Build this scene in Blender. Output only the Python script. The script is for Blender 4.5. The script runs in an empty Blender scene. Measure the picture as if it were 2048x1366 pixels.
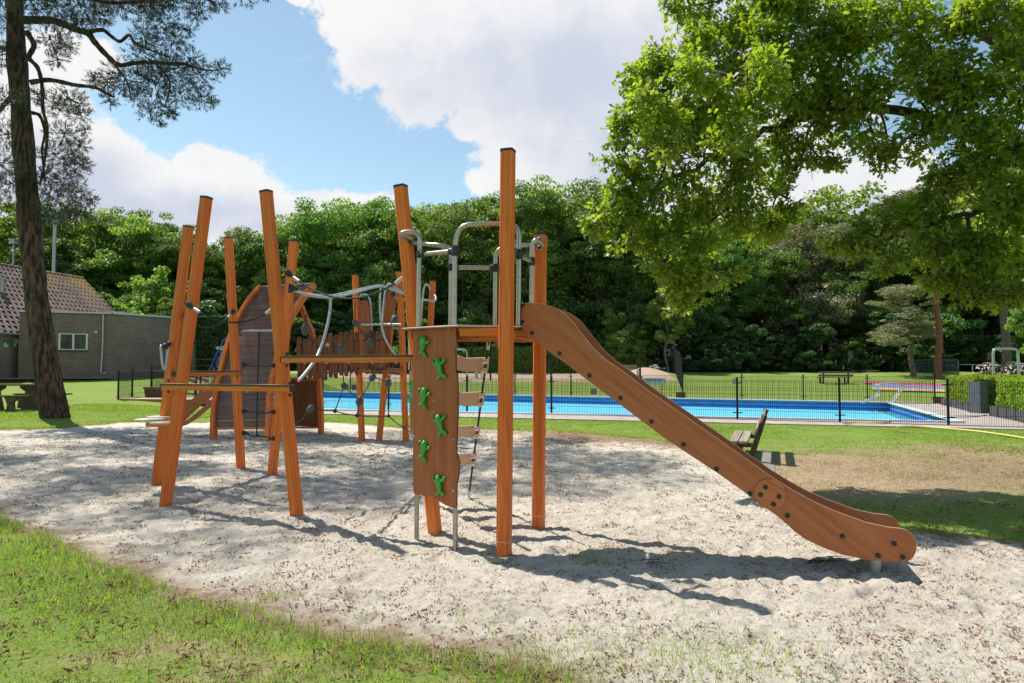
import bpy, math, random
import numpy as np
from mathutils import Vector, Matrix
random.seed(7); rng = np.random.default_rng(11)
S = bpy.context.scene
COL = S.collection
R = math.radians

# ------------------------------------------------------------------ camera
CAMZ = 1.5; F = 1365.0; PITCH = math.atan(52 / F)
cam_d = bpy.data.cameras.new('camera'); cam = bpy.data.objects.new('camera', cam_d); COL.objects.link(cam)
cam.location = (0, 0, CAMZ); cam.rotation_euler = (R(90) + PITCH, 0, 0)
cam_d.sensor_width = 36; cam_d.lens = 36 * F / 2048; cam_d.clip_end = 2000; cam_d.clip_start = 0.05
S.camera = cam
S.render.resolution_x = 1024; S.render.resolution_y = 683

def ray(x, y):
    dx = (x - 1024) / F; dv = (683 - y) / F
    return Vector((dx, math.cos(PITCH) - dv * math.sin(PITCH), math.sin(PITCH) + dv * math.cos(PITCH)))
def P(x, y, D):                     # point seen at pixel (x, y) at depth D metres
    r = ray(x, y); return Vector((0, 0, CAMZ)) + r * (D / r.y)
def G(x, y, z=0.0):                 # ground point at pixel
    r = ray(x, y); t = (z - CAMZ) / r.z
    return Vector((0, 0, CAMZ)) + r * t

# ------------------------------------------------------------------ world, sun, exposure
SUN_EL, SUN_H = R(58.5), Vector((-0.78, 0.62, 0)).normalized()
W = bpy.data.worlds.new('World'); S.world = W; W.use_nodes = True
nt = W.node_tree; nt.nodes.clear()
def N(t, typ, **kw):
    n = t.nodes.new(typ)
    for k, v in kw.items():
        if k.startswith('i_'): n.inputs[int(k[2:])].default_value = v
        else: setattr(n, k, v)
    return n
sky = N(nt, 'ShaderNodeTexSky', sky_type='NISHITA', sun_disc=False)
sky.sun_elevation = SUN_EL; sky.sun_rotation = math.atan2(SUN_H.x, SUN_H.y)
sky.air_density = 1.0; sky.dust_density = 0.3; sky.ozone_density = 1.0
bg1 = N(nt, 'ShaderNodeBackground'); bg1.inputs[1].default_value = 0.09
tint = N(nt, 'ShaderNodeMix', data_type='RGBA', blend_type='MULTIPLY'); tint.inputs[0].default_value = 1; nt.links.new(sky.outputs[0], tint.inputs[6]); tint.inputs[7].default_value = (1.14, 1.17, 1.0, 1); nt.links.new(tint.outputs[2], bg1.inputs[0])
tc = N(nt, 'ShaderNodeTexCoord')
def math_n(t, op, a, b=None, c=None, clamp=False):
    n = N(t, 'ShaderNodeMath', operation=op, use_clamp=clamp)
    for i, v in enumerate((a, b, c)):
        if v is None: continue
        if isinstance(v, (int, float)): n.inputs[i].default_value = v
        else: t.links.new(v, n.inputs[i])
    return n.outputs[0]
CL = [(760,60,130,90),(900,90,240,150),(1050,60,260,190),(1180,190,250,150),(1000,200,120,70),(1090,330,150,110),(960,365,48,34),(1230,330,200,130),
      (1350,120,260,260),(1500,300,220,200),(1750,420,160,60),(1800,330,70,40),(680,20,80,60),(720,110,60,60),(985,250,90,40),
      (120,330,130,150),(215,320,80,70),(330,375,110,62),(440,350,105,62),(520,400,85,48),(230,420,240,85),(420,440,170,60),(150,120,110,60),(60,200,120,80),
      (640,430,75,38),(720,412,80,34),(600,0,26,12),(60,420,200,120),(1620,380,50,22)]
wn = N(nt, 'ShaderNodeTexNoise'); wn.inputs['Scale'].default_value = 5.5; wn.inputs['Detail'].default_value = 9; wn.inputs['Roughness'].default_value = 0.62
nt.links.new(tc.outputs['Generated'], wn.inputs['Vector'])
wn2 = N(nt, 'ShaderNodeTexNoise'); wn2.inputs['Scale'].default_value = 3.2; wn2.inputs['Detail'].default_value = 6; wn2.inputs['Roughness'].default_value = 0.55
nt.links.new(tc.outputs['Generated'], wn2.inputs['Vector'])
field = None
for (cx, cy, rx, ry) in CL:
    d = ray(cx, cy); L = d.length; d = d / L
    s = 1.0 / (F * L)
    sub = N(nt, 'ShaderNodeVectorMath', operation='SUBTRACT'); nt.links.new(tc.outputs['Generated'], sub.inputs[0]); sub.inputs[1].default_value = d
    mul = N(nt, 'ShaderNodeVectorMath', operation='MULTIPLY'); nt.links.new(sub.outputs[0], mul.inputs[0])
    mul.inputs[1].default_value = (1 / (rx * s), 0.5 / (max(rx, ry) * s), 1 / (ry * s))
    ln = N(nt, 'ShaderNodeVectorMath', operation='LENGTH'); nt.links.new(mul.outputs[0], ln.inputs[0])
    v = math_n(nt, 'SUBTRACT', 1.0, ln.outputs['Value'])
    field = v if field is None else math_n(nt, 'SMOOTH_MAX', field, v, 0.25)
# far from the named clouds (outside the view) scattered clouds go on
gen = math_n(nt, 'MULTIPLY_ADD', wn2.outputs['Fac'], 3.0, -1.75)
gen = math_n(nt, 'MULTIPLY', gen, math_n(nt, 'LESS_THAN', field, -1.6))
f2 = math_n(nt, 'ADD', math_n(nt, 'MAXIMUM', field, -0.9), gen)
wn3 = N(nt, 'ShaderNodeTexNoise'); wn3.inputs['Scale'].default_value = 17; wn3.inputs['Detail'].default_value = 10; wn3.inputs['Roughness'].default_value = 0.66
nt.links.new(tc.outputs['Generated'], wn3.inputs['Vector'])
hf = math_n(nt, 'MULTIPLY_ADD', wn3.outputs['Fac'], 1.9, -0.95)
f3 = math_n(nt, 'ADD', math_n(nt, 'ADD', f2, math_n(nt, 'MULTIPLY_ADD', wn.outputs['Fac'], 1.5, -0.75)), hf)
mr = N(nt, 'ShaderNodeMapRange', interpolation_type='SMOOTHSTEP'); nt.links.new(f3, mr.inputs[0])
mr.inputs[1].default_value = -0.08; mr.inputs[2].default_value = 0.22
SH = [(1150,150,330,90),(1300,260,240,140),(1480,120,200,120),(1230,350,120,40),(260,430,230,55),(150,360,110,60),(420,420,110,38),(560,455,120,22),(1750,430,200,30)]
sfield = None
for (cx, cy, rx, ry) in SH:
    d = ray(cx, cy); L = d.length; d = d / L; s = 1.0 / (F * L)
    sub = N(nt, 'ShaderNodeVectorMath', operation='SUBTRACT'); nt.links.new(tc.outputs['Generated'], sub.inputs[0]); sub.inputs[1].default_value = d
    mul = N(nt, 'ShaderNodeVectorMath', operation='MULTIPLY'); nt.links.new(sub.outputs[0], mul.inputs[0]); mul.inputs[1].default_value = (1 / (rx * s), 0.5 / (max(rx, ry) * s), 1 / (ry * s))
    ln = N(nt, 'ShaderNodeVectorMath', operation='LENGTH'); nt.links.new(mul.outputs[0], ln.inputs[0]); v = math_n(nt, 'SUBTRACT', 1.0, ln.outputs['Value'])
    sfield = v if sfield is None else math_n(nt, 'SMOOTH_MAX', sfield, v, 0.4)
sgen = math_n(nt, 'MAXIMUM', sfield, math_n(nt, 'MULTIPLY_ADD', gen, 0.8, -0.6))
mr2 = N(nt, 'ShaderNodeMapRange', interpolation_type='SMOOTHSTEP')
nt.links.new(math_n(nt, 'ADD', math_n(nt, 'ADD', sgen, math_n(nt, 'MULTIPLY', hf, 0.75)), math_n(nt, 'MULTIPLY_ADD', wn.outputs['Fac'], 2.0, -1.0)), mr2.inputs[0])
mr2.inputs[1].default_value = -0.9; mr2.inputs[2].default_value = 0.9
cmix = N(nt, 'ShaderNodeMix', data_type='RGBA'); nt.links.new(mr2.outputs[0], cmix.inputs[0])
cmix.inputs[6].default_value = (1.0, 1.0, 1.0, 1); cmix.inputs[7].default_value = (0.66, 0.71, 0.84, 1)
bg2 = N(nt, 'ShaderNodeBackground'); nt.links.new(cmix.outputs[2], bg2.inputs[0]); bg2.inputs[1].default_value = 0.565
ms = N(nt, 'ShaderNodeMixShader'); nt.links.new(mr.outputs[0], ms.inputs[0]); nt.links.new(bg1.outputs[0], ms.inputs[1]); nt.links.new(bg2.outputs[0], ms.inputs[2])
wo = N(nt, 'ShaderNodeOutputWorld'); nt.links.new(ms.outputs[0], wo.inputs[0])

sd = bpy.data.lights.new('sun', 'SUN'); sd.energy = 4.2; sd.angle = R(0.53); sd.color = (1.0, 0.95, 0.87)
so = bpy.data.objects.new('sun', sd); COL.objects.link(so)
sdir = Vector((SUN_H.x * math.cos(SUN_EL), SUN_H.y * math.cos(SUN_EL), math.sin(SUN_EL)))
so.rotation_euler = sdir.to_track_quat('Z', 'Y').to_euler(); so.location = (-20, 20, 40)
S.view_settings.view_transform = 'Standard'; S.view_settings.look = 'None'; S.view_settings.gamma = 1
S.view_settings.use_curve_mapping = False
S.view_settings.exposure = 0.74
S.cycles.max_bounces = 6; S.cycles.transparent_max_bounces = 12; S.cycles.caustics_reflective = False; S.cycles.caustics_refractive = False

# ------------------------------------------------------------------ numpy noise
def vnoise(x, y, seed=0):
    xi = np.floor(x).astype(np.int64); yi = np.floor(y).astype(np.int64); xf = x - xi; yf = y - yi
    u = xf * xf * (3 - 2 * xf); v = yf * yf * (3 - 2 * yf)
    def h(a, b):
        n = (a * 374761393 + b * 668265263 + seed * 974711) & 0x7fffffff
        n = ((n ^ (n >> 13)) * 1274126177) & 0x7fffffff
        return ((n ^ (n >> 16)) & 0xffff) / 65535.0
    return (h(xi, yi) * (1 - u) + h(xi + 1, yi) * u) * (1 - v) + (h(xi, yi + 1) * (1 - u) + h(xi + 1, yi + 1) * u) * v
def fbm(x, y, f, o=4, seed=0, g=0.5):
    s = 0; a = 1; t = 0
    for i in range(o):
        s = s + a * vnoise(x * f + 17.3 * i, y * f + 9.1 * i, seed + i); t += a; a *= g; f *= 2.03
    return s / t

# ------------------------------------------------------------------ materials
MATS = {}
def newmat(name):
    m = bpy.data.materials.new(name); m.use_nodes = True; t = m.node_tree; t.nodes.clear()
    o = N(t, 'ShaderNodeOutputMaterial'); b = N(t, 'ShaderNodeBsdfPrincipled'); t.links.new(b.outputs[0], o.inputs[0])
    MATS[name] = m
    return m, t, b, o
def ramp(t, fac, stops):
    r = N(t, 'ShaderNodeValToRGB'); t.links.new(fac, r.inputs[0]); e = r.color_ramp.elements
    while len(e) < len(stops): e.new(0.5)
    for i, (p, c) in enumerate(stops): e[i].position = p; e[i].color = (*c, 1)
    return r.outputs[0]
def noise(t, scale, detail=4, rough=0.55, vec=None, mscale=None, coord='Object'):
    n = N(t, 'ShaderNodeTexNoise'); n.inputs['Scale'].default_value = scale; n.inputs['Detail'].default_value = detail; n.inputs['Roughness'].default_value = rough
    if vec is None:
        tcn = N(t, 'ShaderNodeTexCoord'); vec = tcn.outputs[coord]
    if mscale:
        mp = N(t, 'ShaderNodeMapping'); mp.inputs['Scale'].default_value = mscale; t.links.new(vec, mp.inputs[0]); vec = mp.outputs[0]
    t.links.new(vec, n.inputs['Vector']); return n.outputs['Fac']
def bump(t, b, h, strength=0.3, dist=0.01):
    n = N(t, 'ShaderNodeBump'); n.inputs['Strength'].default_value = strength; n.inputs['Distance'].default_value = dist
    t.links.new(h, n.inputs['Height']); t.links.new(n.outputs[0], b.inputs['Normal'])
def plain(name, c1, c2=None, rough=0.6, metal=0.0, scale=8, bumpst=0.15, bd=0.004, detail=4, coat=0, stops=(0.3, 0.7), ms=None):
    m, t, b, o = newmat(name); c2 = c2 or tuple(x * 0.75 for x in c1)
    f = noise(t, scale, detail, mscale=ms); t.links.new(ramp(t, f, [(stops[0], c2), (stops[1], c1)]), b.inputs['Base Color'])
    b.inputs['Roughness'].default_value = rough; b.inputs['Metallic'].default_value = metal
    if coat: b.inputs['Coat Weight'].default_value = coat; b.inputs['Coat Roughness'].default_value = 0.15
    if bumpst: bump(t, b, noise(t, scale * 6, 3, mscale=ms), bumpst, bd)
    return m
def wood(name, ca, cb, cc, axis, rough=0.5, fine=60, coat=0.0, soft=0.0):
    ca = tuple(a * (1 - soft) + b_ * soft for a, b_ in zip(ca, cb)); cc = tuple(a * (1 - soft) + b_ * soft for a, b_ in zip(cc, cb))
    m, t, b, o = newmat(name)
    sc = [1, 1, 1]; sc[axis] = 0.035
    tcn = N(t, 'ShaderNodeTexCoord'); oi = N(t, 'ShaderNodeObjectInfo')
    ad = N(t, 'ShaderNodeVectorMath', operation='ADD'); t.links.new(tcn.outputs['Object'], ad.inputs[0])
    sc2 = N(t, 'ShaderNodeVectorMath', operation='SCALE'); cv = N(t, 'ShaderNodeCombineXYZ')
    for i in range(3): t.links.new(oi.outputs['Random'], cv.inputs[i])
    t.links.new(cv.outputs[0], sc2.inputs[0]); sc2.inputs['Scale'].default_value = 7.0
    t.links.new(sc2.outputs[0], ad.inputs[1]); vec = ad.outputs[0]
    f1 = noise(t, fine, 3, 0.6, vec, sc); f2 = noise(t, fine * 0.25, 5, 0.6, vec, sc)
    mx = math_n(t, 'ADD', math_n(t, 'MULTIPLY', f1, 0.5), math_n(t, 'MULTIPLY', f2, 0.5))
    col = ramp(t, mx, [(0.36, cc), (0.5, cb), (0.64, ca)])
    hv = N(t, 'ShaderNodeHueSaturation'); t.links.new(col, hv.inputs['Color'])
    t.links.new(math_n(t, 'MULTIPLY_ADD', oi.outputs['Random'], 0.16, 0.92), hv.inputs['Value'])
    t.links.new(hv.outputs[0], b.inputs['Base Color'])
    b.inputs['Roughness'].default_value = rough + .08; b.inputs['Specular IOR Level'].default_value = 0.28
    bump(t, b, f1, 0.25, 0.002)
    return m
M_ORANGE = wood('orange_wood', (0.82, 0.235, 0.05), (0.74, 0.175, 0.03), (0.56, 0.115, 0.018), 2, 0.45, 70, 0.15)
M_ORANGEX = wood('orange_wood_beam', (0.72, 0.25, 0.05), (0.60, 0.18, 0.028), (0.46, 0.12, 0.015), 0, 0.5, 70, 0.1)
M_SLIDE = wood('laminate_brown', (0.53, 0.185, 0.075), (0.46, 0.148, 0.056), (0.33, 0.095, 0.034), 0, 0.42, 90, 0.1, soft=.3)
M_PANEL = wood('panel_brown', (0.42, 0.138, 0.050), (0.35, 0.108, 0.037), (0.26, 0.076, 0.025), 2, 0.42, 60, 0.1, soft=.3)
M_PLANK = wood('plank_dark_brown', (0.21, 0.115, 0.085), (0.17, 0.088, 0.065), (0.11, 0.055, 0.042), 0, 0.30, 40, 0.1)
M_SLAT = wood('slat_brown', (0.27, 0.095, 0.038), (0.21, 0.07, 0.028), (0.15, 0.05, 0.02), 2, 0.45, 50)
M_GREYWOOD = wood('weathered_wood', (0.36, 0.31, 0.27), (0.27, 0.23, 0.19), (0.15, 0.12, 0.09), 0, 0.8, 50)
M_DARKWOOD = wood('mossy_post_wood', (0.10, 0.075, 0.035), (0.07, 0.05, 0.025), (0.035, 0.03, 0.015), 2, 0.85, 40)
M_STEEL = plain('brushed_steel', (0.46, 0.43, 0.38), (0.34, 0.32, 0.28), 0.34, 0.9, 30, 0.03)
M_ALU = plain('white_alu', (0.56, 0.56, 0.56), (0.44, 0.44, 0.44), 0.42, 0.4, 30, 0.02)
M_BLACK = plain('black_plastic', (0.02, 0.02, 0.022), (0.012, 0.012, 0.014), 0.4, 0, 30, 0.05)
M_CAP = plain('post_cap_plastic', (0.035, 0.022, 0.018), (0.02, 0.014, 0.012), 0.4, 0, 30, 0.05)
M_ROPE = plain('black_rope', (0.03, 0.03, 0.032), (0.012, 0.012, 0.013), 0.75, 0, 160, 0.8, 0.004)
M_GREYK = plain('grey_rope_joint', (0.10, 0.10, 0.105), (0.05, 0.05, 0.055), 0.6, 0, 60, 0.2)
M_GREEN = plain('green_grip', (0.045, 0.40, 0.045), (0.03, 0.32, 0.03), 0.32, 0, 20, 0.12, coat=0.15)
M_BEIGE = plain('beige_laminate', (0.50, 0.33, 0.235), (0.46, 0.30, 0.21), 0.5, 0, 60, 0.05)
M_WHITEPL = plain('ivory_plastic', (0.72, 0.66, 0.55), (0.62, 0.56, 0.46), 0.45, 0, 40, 0.05)
M_EDGE = plain('laminate_edge', (0.05, 0.03, 0.02), (0.03, 0.02, 0.015), 0.35, 0, 40, 0.05)
M_FENCE = plain('black_fence_steel', (0.018, 0.02, 0.022), (0.01, 0.011, 0.012), 0.75, 0, 30, 0.05)
M_GALV = plain('galvanised', (0.45, 0.47, 0.48), (0.34, 0.35, 0.36), 0.45, 0.6, 40, 0.1)
M_BARKP = plain('pine_bark', (0.20, 0.115, 0.08), (0.026, 0.018, 0.015), 0.95, 0, 13, 1.0, 0.08, 10, ms=(1, 1, 0.22), stops=(0.42, 0.60))
M_BARK = plain('bark', (0.09, 0.07, 0.05), (0.03, 0.024, 0.018), 0.95, 0, 8, 0.8, 0.03, 6, ms=(1, 1, 0.3))
M_BARKG = plain('grey_pine_bark', (0.20, 0.155, 0.13), (0.08, 0.06, 0.05), 0.95, 0, 6, 0.8, 0.03, 6, ms=(1, 1, 0.3))
M_BARKR = plain('red_pine_bark', (0.34, 0.13, 0.07), (0.2, 0.08, 0.045), 0.9, 0, 6, 0.5, 0.03, 6)

def leafmat(name, ca, cb, trans=0.4, rough=0.5, tcol=None, spec=0.4, nscale=1.5):
    m, t, b, o = newmat(name)
    at = N(t, 'ShaderNodeAttribute', attribute_name='rnd')
    oi = N(t, 'ShaderNodeObjectInfo')
    f = noise(t, nscale, 2)
    v = math_n(t, 'ADD', math_n(t, 'MULTIPLY', at.outputs['Fac'], 0.6), math_n(t, 'MULTIPLY_ADD', f, 0.6, -0.1))
    col = ramp(t, v, [(0.15, cb), (0.85, ca)])
    hv = N(t, 'ShaderNodeHueSaturation'); t.links.new(col, hv.inputs['Color'])
    t.links.new(math_n(t, 'MULTIPLY_ADD', oi.outputs['Random'], 0.45, 0.78), hv.inputs['Value'])
    t.links.new(math_n(t, 'MULTIPLY_ADD', oi.outputs['Random'], 0.035, 0.483), hv.inputs['Hue'])
    t.links.new(hv.outputs[0], b.inputs['Base Color'])
    b.inputs['Roughness'].default_value = rough; b.inputs['Specular IOR Level'].default_value = spec
    tr = N(t, 'ShaderNodeBsdfTranslucent')
    tm = N(t, 'ShaderNodeMix', data_type='RGBA', blend_type='MULTIPLY'); tm.inputs[0].default_value = 1
    t.links.new(hv.outputs[0], tm.inputs[6]); tm.inputs[7].default_value = (*(tcol or (2.0, 1.9, 0.7)), 1)
    t.links.new(tm.outputs[2], tr.inputs[0])
    mx = N(t, 'ShaderNodeMixShader'); mx.inputs[0].default_value = trans
    t.links.new(b.outputs[0], mx.inputs[1]); t.links.new(tr.outputs[0], mx.inputs[2]); t.links.new(mx.outputs[0], o.inputs[0])
    return m
M_LEAF = leafmat('wood_leaf', (0.17, 0.27, 0.06), (0.065, 0.13, 0.035), 0.45)
M_LEAFY = leafmat('light_leaf', (0.26, 0.35, 0.085), (0.115, 0.19, 0.045), 0.48)
M_LEAFG = leafmat('grey_needle', (0.24, 0.24, 0.15), (0.13, 0.14, 0.085), 0.25)
M_LEAFD = leafmat('dark_leaf', (0.075, 0.135, 0.035), (0.035, 0.08, 0.02), 0.35)
M_OAK = leafmat('oak_leaf', (0.27, 0.375, 0.05), (0.085, 0.155, 0.025), 0.5, 0.40, (2.1, 2.0, 0.6), 0.5)
M_HEDGE = leafmat('hedge_leaf', (0.24, 0.36, 0.03), (0.15, 0.26, 0.02), 0.45)
M_NEEDLE = leafmat('pine_needle', (0.075, 0.098, 0.060), (0.030, 0.042, 0.030), 0.15, 0.55, (1.3, 1.3, 0.8))
M_GRASS = leafmat('grass_blade', (0.30, 0.38, 0.085), (0.15, 0.235, 0.045), 0.45, 0.5, (1.6, 1.6, 0.7), 0.3, 1.2)
M_DRY = leafmat('dry_grass_blade', (0.34, 0.27, 0.13), (0.22, 0.17, 0.08), 0.3, 0.7, (1.2, 1.1, 0.8), 0.2)
M_LITTER = leafmat('litter_brown', (0.36, 0.18, 0.09), (0.11, 0.05, 0.028), 0.1, 0.8, (1, 1, 1), 0.2)

# ------------------------------------------------------------------ mesh building
class MB:
    def __init__(s): s.v = []; s.f = []
    def add(s, vs, fs):
        o = len(s.v); s.v += [Vector(v) for v in vs]; s.f += [tuple(i + o for i in f) for f in fs]; return s
    def bar(s, a, b, w, h, up=(0, 0, 1)):        # box between a and b, width w (side), height h (up)
        a = Vector(a); b = Vector(b); d = (b - a).normalized(); up = Vector(up)
        if abs(d.dot(up)) > 0.99: up = Vector((0, 1, 0))
        sd = d.cross(up).normalized(); u = sd.cross(d).normalized()
        vs = [p + sd * (i * w / 2) + u * (j * h / 2) for p in (a, b) for (i, j) in ((-1, -1), (1, -1), (1, 1), (-1, 1))]
        return s.add(vs, [(0, 1, 2, 3), (7, 6, 5, 4), (0, 4, 5, 1), (1, 5, 6, 2), (2, 6, 7, 3), (3, 7, 4, 0)])
    def box(s, c, size, rz=0):
        c = Vector(c); m = Matrix.Rotation(rz, 3, 'Z'); x, y, z = [k / 2 for k in size]
        vs = [c + m @ Vector((i * x, j * y, k * z)) for k in (-1, 1) for (i, j) in ((-1, -1), (1, -1), (1, 1), (-1, 1))]
        return s.add(vs, [(3, 2, 1, 0), (4, 5, 6, 7), (0, 1, 5, 4), (1, 2, 6, 5), (2, 3, 7, 6), (3, 0, 4, 7)])
    def tube(s, pts, r, n=8, cap=True):
        pts = [Vector(p) for p in pts]; rs = r if isinstance(r, (list, tuple)) else [r] * len(pts)
        t0 = (pts[1] - pts[0]).normalized(); ref = Vector((0, 0, 1)) if abs(t0.z) < 0.9 else Vector((1, 0, 0))
        nrm = t0.cross(ref).normalized(); rings = []
        for i, p in enumerate(pts):
            t = (pts[min(i + 1, len(pts) - 1)] - pts[max(i - 1, 0)]).normalized()
            nrm = (nrm - t * nrm.dot(t)).normalized(); bn = t.cross(nrm)
            rings.append([p + (nrm * math.cos(2 * math.pi * k / n) + bn * math.sin(2 * math.pi * k / n)) * rs[i] for k in range(n)])
        vs = [v for q in rings for v in q]; fs = []
        for i in range(len(pts) - 1):
            for k in range(n):
                a = i * n + k; b = i * n + (k + 1) % n; fs.append((a, b, b + n, a + n))
        if cap: fs.append(tuple(range(n - 1, -1, -1))); fs.append(tuple(range(len(vs) - n, len(vs))))
        return s.add(vs, fs)
    def prism(s, pts, off):                       # polygon pts extruded by vector off
        pts = [Vector(p) for p in pts]; off = Vector(off); n = len(pts)
        vs = pts + [p + off for p in pts]
        return s.add(vs, [tuple(range(n - 1, -1, -1)), tuple(range(n, 2 * n))] + [(i, (i + 1) % n, n + (i + 1) % n, n + i) for i in range(n)])
    def disc(s, c, axis, r, t, n=14):
        c = Vector(c); axis = Vector(axis).normalized(); return s.tube([c, c + axis * t], r, n)
    def blob(s, c, r, sq=(1, 1, 1), n=8):
        c = Vector(c); vs = []; fs = []
        for i in range(1, n // 2):
            th = math.pi * i / (n // 2)
            for k in range(n):
                ph = 2 * math.pi * k / n; vs.append(c + Vector((r * sq[0] * math.sin(th) * math.cos(ph), r * sq[1] * math.sin(th) * math.sin(ph), r * sq[2] * math.cos(th))))
        m = n // 2 - 1; top = len(vs); vs.append(c + Vector((0, 0, r * sq[2]))); vs.append(c - Vector((0, 0, r * sq[2])))
        for i in range(m - 1):
            for k in range(n): fs.append((i * n + k, (i + 1) * n + k, (i + 1) * n + (k + 1) % n, i * n + (k + 1) % n))
        for k in range(n): fs.append((top, k, (k + 1) % n)); fs.append((top + 1, (m - 1) * n + (k + 1) % n, (m - 1) * n + k))
        return s.add(vs, fs)
    def build(s, name, mat, parent=None, frame=None, smooth=False, bevel=0, autos=None):
        me = bpy.data.meshes.new(name)
        off = wloc(parent)
        fr = frame if frame is not None else Matrix.Translation(off)
        inv = fr.inverted()
        me.from_pydata([inv @ v for v in s.v], [], s.f); me.update()
        me.materials.append(mat)
        if smooth:
            me.polygons.foreach_set('use_smooth', [True] * len(me.polygons))
            me.set_sharp_from_angle(angle=R(40))
        o = bpy.data.objects.new(name, me); COL.objects.link(o)
        loc = Matrix.Translation(-off) @ fr if frame is not None else Matrix.Identity(4)
        if parent is None: o.matrix_basis = fr
        else: o.parent = parent; o.matrix_basis = loc
        if bevel:
            b = o.modifiers.new('bevel', 'BEVEL'); b.width = bevel; b.segments = 2; b.limit_method = 'ANGLE'; b.angle_limit = R(40)
        return o
def wloc(o):
    v = Vector((0, 0, 0))
    while o is not None:
        if o.type == 'MESH' and (o.rotation_euler.to_matrix() != Matrix.Identity(3) or o.location.length > 0) and o.parent is not None:
            raise RuntimeError('sub-part under a framed part: ' + o.name)
        v = v + o.location; o = o.parent
    return v
def T(name, label, cat, loc=(0, 0, 0), group=None):
    o = bpy.data.objects.new(name, None); COL.objects.link(o); o.location = loc; o.empty_display_size = 0.2
    o['label'] = label; o['category'] = cat
    if group: o['group'] = group
    return o
def tag(o, label, cat, group=None):
    o['label'] = label; o['category'] = cat
    if group: o['group'] = group
    return o
def put(mesh, name, parent, mw):                   # place shared mesh with world matrix mw under parent (unrotated chain)
    o = bpy.data.objects.new(name, mesh); COL.objects.link(o)
    if parent is not None:
        o.parent = parent; o.matrix_basis = Matrix.Translation(-wtrue(parent).to_translation()) @ mw if is_plain(parent) else wtrue(parent).inverted() @ mw
    else: o.matrix_basis = mw
    return o
def wtrue(o):
    m = o.matrix_basis.copy(); p = o.parent
    while p is not None: m = p.matrix_basis @ m; p = p.parent
    return m
def is_plain(o): return False
def np_mesh(name, V, Fc, mat, parent=None, attr=None, smooth=False, kind=None, mesh_only=False, vattr=None):
    me = bpy.data.meshes.new(name); n = len(V); k = Fc.shape[1]; m = len(Fc)
    me.vertices.add(n); me.vertices.foreach_set('co', np.ascontiguousarray(V, np.float32).ravel())
    me.loops.add(m * k); me.loops.foreach_set('vertex_index', np.ascontiguousarray(Fc, np.int32).ravel())
    me.polygons.add(m); me.polygons.foreach_set('loop_start', np.arange(0, m * k, k, dtype=np.int32))
    if smooth: me.polygons.foreach_set('use_smooth', np.ones(m, bool))
    me.update(calc_edges=True)
    if attr is not None:
        a = me.attributes.new('rnd', 'FLOAT', 'FACE'); a.data.foreach_set('value', np.ascontiguousarray(attr, np.float32))
    if vattr:
        for kk, vv in vattr.items():
            a = me.attributes.new(kk, 'FLOAT', 'POINT'); a.data.foreach_set('value', np.ascontiguousarray(vv, np.float32))
    me.materials.append(mat)
    if mesh_only: return me
    o = bpy.data.objects.new(name, me); COL.objects.link(o)
    if parent is not None: o.parent = parent
    if kind: o['kind'] = kind
    return o
def frame(o, x, z=None, y=None):                   # orthonormal frame at o, local x axis = x (or z axis = z first)
    if z is not None and x is None:
        z = Vector(z).normalized(); y = Vector(y).normalized(); x = y.cross(z).normalized(); y = z.cross(x)
    else:
        x = Vector(x).normalized(); z = Vector(z or (0, 0, 1)); y = z.cross(x).normalized(); z = x.cross(y)
    m = Matrix.Identity(4)
    for i in range(3): m[i][0], m[i][1], m[i][2], m[i][3] = x[i], y[i], z[i], o[i]
    return m
def catm(pts, n=6):
    pts = [Vector(p) for p in pts]; q = [pts[0] * 2 - pts[1]] + pts + [pts[-1] * 2 - pts[-2]]; out = []
    for i in range(1, len(q) - 2):
        for k in range(n):
            t = k / n; a, b, c, d = q[i - 1:i + 3]
            out.append(0.5 * ((2 * b) + (c - a) * t + (2 * a - 5 * b + 4 * c - d) * t * t + (3 * b - a - 3 * c + d) * t ** 3))
    out.append(pts[-1]); return out

# ------------------------------------------------------------------ terrain
def interp(y, xs, ys): return np.interp(y, xs, ys)
def terr(x, y):
    x = np.asarray(x, float); y = np.asarray(y, float)
    left = interp(y, [14, 17, 19, 21, 25, 30, 35, 45, 60], [0, .08, .15, .2, .25, .6, .94, 1.15, 1.3])
    right = interp(y, [38, 42, 45, 50, 60, 70], [0, .12, .42, .85, 1.3, 1.35])
    near = interp(y, [36.5, 40, 45, 50, 60], [0, .1, .3, .7, 1.25])
    w = np.clip((-x - 9.5) / 4.5, 0, 1); w = w * w * (3 - 2 * w)
    return left * w + np.maximum(right, 0) * (1 - w)
def tz(x, y): return float(terr(x, y))
def inpoly(x, y, poly):
    c = np.zeros(x.shape, bool); n = len(poly)
    for i in range(n):
        x1, y1 = poly[i]; x2, y2 = poly[(i + 1) % n]
        if y1 == y2: continue
        k = ((y1 > y) != (y2 > y)) & (x < (x2 - x1) * (y - y1) / (y2 - y1) + x1); c ^= k
    return c
def polydist(x, y, poly):
    d = np.full(x.shape, 1e9); n = len(poly)
    for i in range(n):
        x1, y1 = poly[i]; x2, y2 = poly[(i + 1) % n]; dx, dy = x2 - x1, y2 - y1
        t = np.clip(((x - x1) * dx + (y - y1) * dy) / (dx * dx + dy * dy + 1e-12), 0, 1)
        d = np.minimum(d, np.hypot(x - x1 - t * dx, y - y1 - t * dy))
    return np.where(inpoly(x, y, poly), d, -d)
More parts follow.
